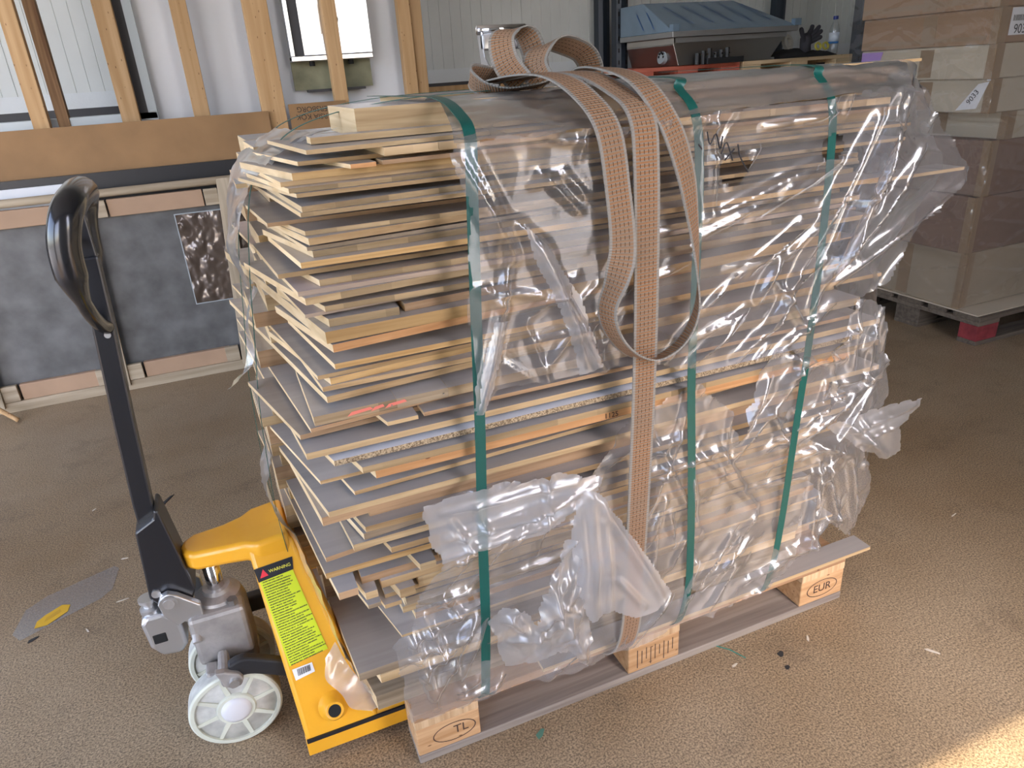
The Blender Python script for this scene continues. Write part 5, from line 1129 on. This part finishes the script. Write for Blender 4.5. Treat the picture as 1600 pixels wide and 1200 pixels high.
# ---------------------------------------------------------------- things on the floor
POCK = film_mat('pocket_film', .12, .16, (.86,.87,.88), gain=1.4)
pk = [(-.950,.905),(-.925,.868),(-.73,.965),(-.700,1.00),(-.690,1.105),(-.705,1.125),(-.885,1.055),(-.935,1.01)]
tag(MB().prism(pk, 'z', .0006, .0014).build('plastic_pocket', POCK, loc=(-.83,.99,.0006)), 'flat clear plastic pocket lying on the floor', 'plastic pocket')
plain('paper_yellow', (.72,.43,.03), .5); plain('paper_ochre', (.60,.34,.03), .5)
yl = tag(MB().prism([(-.895,.905),(-.862,.905),(-.815,.945),(-.812,.975),(-.835,.985),(-.875,.955),(-.893,.935)], 'z', .002, .0026).build('paper_label', MATS['paper_yellow'], loc=(-.86,.94,.002)), 'torn yellow label lying on the plastic pocket', 'label')
MB().prism([(-.872,.922),(-.832,.952),(-.838,.966),(-.87,.94)], 'z', .0027, .0031).build('folded_corner', MATS['paper_ochre'], yl)
plain('splinter_pale', (.66,.60,.50), .7); plain('bit_dark', (.03,.03,.03), .7); plain('bit_green', (.10,.22,.16), .5); plain('thread_green', (.02,.24,.20), .5)
def bit(name, x, y, L, w_, a, mat, lb, cat, t=.0022):
    ca, sa = math.cos(a), math.sin(a)
    q = [(x+ca*u-sa*v, y+sa*u+ca*v) for u, v in ((-L/2,-w_*.3),(-L*.1,-w_/2),(L/2,-w_*.1),(L*.4,w_*.4),(-L*.3,w_/2))]
    tag(MB().prism(q, 'z', .0004, t).build(name, mat, loc=(x,y,.0004)), lb, cat)
bit('wood_splinter', -0.666, 0.925, 0.035, 0.004, 0.1, MATS['splinter_pale'], 'pale splinter on the floor beside the jack casting', 'splinter')
bit('wood_splinter', -0.808, 1.539, 0.018, 0.006, 0.8, MATS['splinter_pale'], 'tiny pale chip on the bare floor behind the pocket', 'chip')
bit('wood_splinter', -0.677, 1.154, 0.022, 0.005, -0.2, MATS['splinter_pale'], 'thin pale chip between pocket and handle', 'chip')
bit('wood_splinter', 1.250, -0.246, 0.035, 0.007, -1.0, MATS['splinter_pale'], 'pale splinter on the open floor in front of the cartons', 'splinter')
bit('wood_splinter', 0.789, -0.071, 0.02, 0.006, 0.2, MATS['splinter_pale'], 'white crumb on the floor before the pallet', 'crumb')
bit('wood_splinter', 1.012, -0.080, 0.022, 0.006, 0.9, MATS['splinter_pale'], 'pale flake near the far pallet block', 'flake')
bit('leaf_scrap', 0.271, -0.043, 0.03, 0.014, 0.6, MATS['bit_green'], 'small green scrap on the floor before the pallet', 'scrap')
bit('grit_piece', 0.915, -0.091, 0.02, 0.015, 0.4, MATS['bit_dark'], 'dark grit lump between green scrap and cartons', 'grit')
bit('grit_piece', 0.899, -0.132, 0.014, 0.012, 0, MATS['bit_dark'], 'lower small dark grit crumb on the open floor', 'grit')
bit('grit_piece', -0.890, 0.855, 0.03, 0.012, 0.5, MATS['bit_dark'], 'dark crumb at the edge of the plastic pocket', 'grit')
bit('dark_strip', -0.571, 1.456, 0.13, 0.016, 1.0, MATS['bit_dark'], 'narrow dark strip lying on the floor behind the handle', 'strip')  # thin dark sliver laid flat on the floor
bit('wood_splinter', -0.750, 0.827, 0.02, 0.004, 2.0, MATS['splinter_pale'], 'pale shaving beside the yellow label', 'shaving')
bit('wood_splinter', 1.802, 0.128, 0.03, 0.004, 0.2, MATS['splinter_pale'], 'pale straw on the floor below the carton pallet', 'straw')
tag(MB().tube([(0.756,0.078,.0018),(0.773,0.018,.0018),(0.810,-0.024,.0018),(0.828,-0.064,.0018)], .0012, 6).build('green_thread', MATS['thread_green'], loc=(0.756,0.078,.0008)), 'thin green thread on the floor beneath the strap', 'thread')
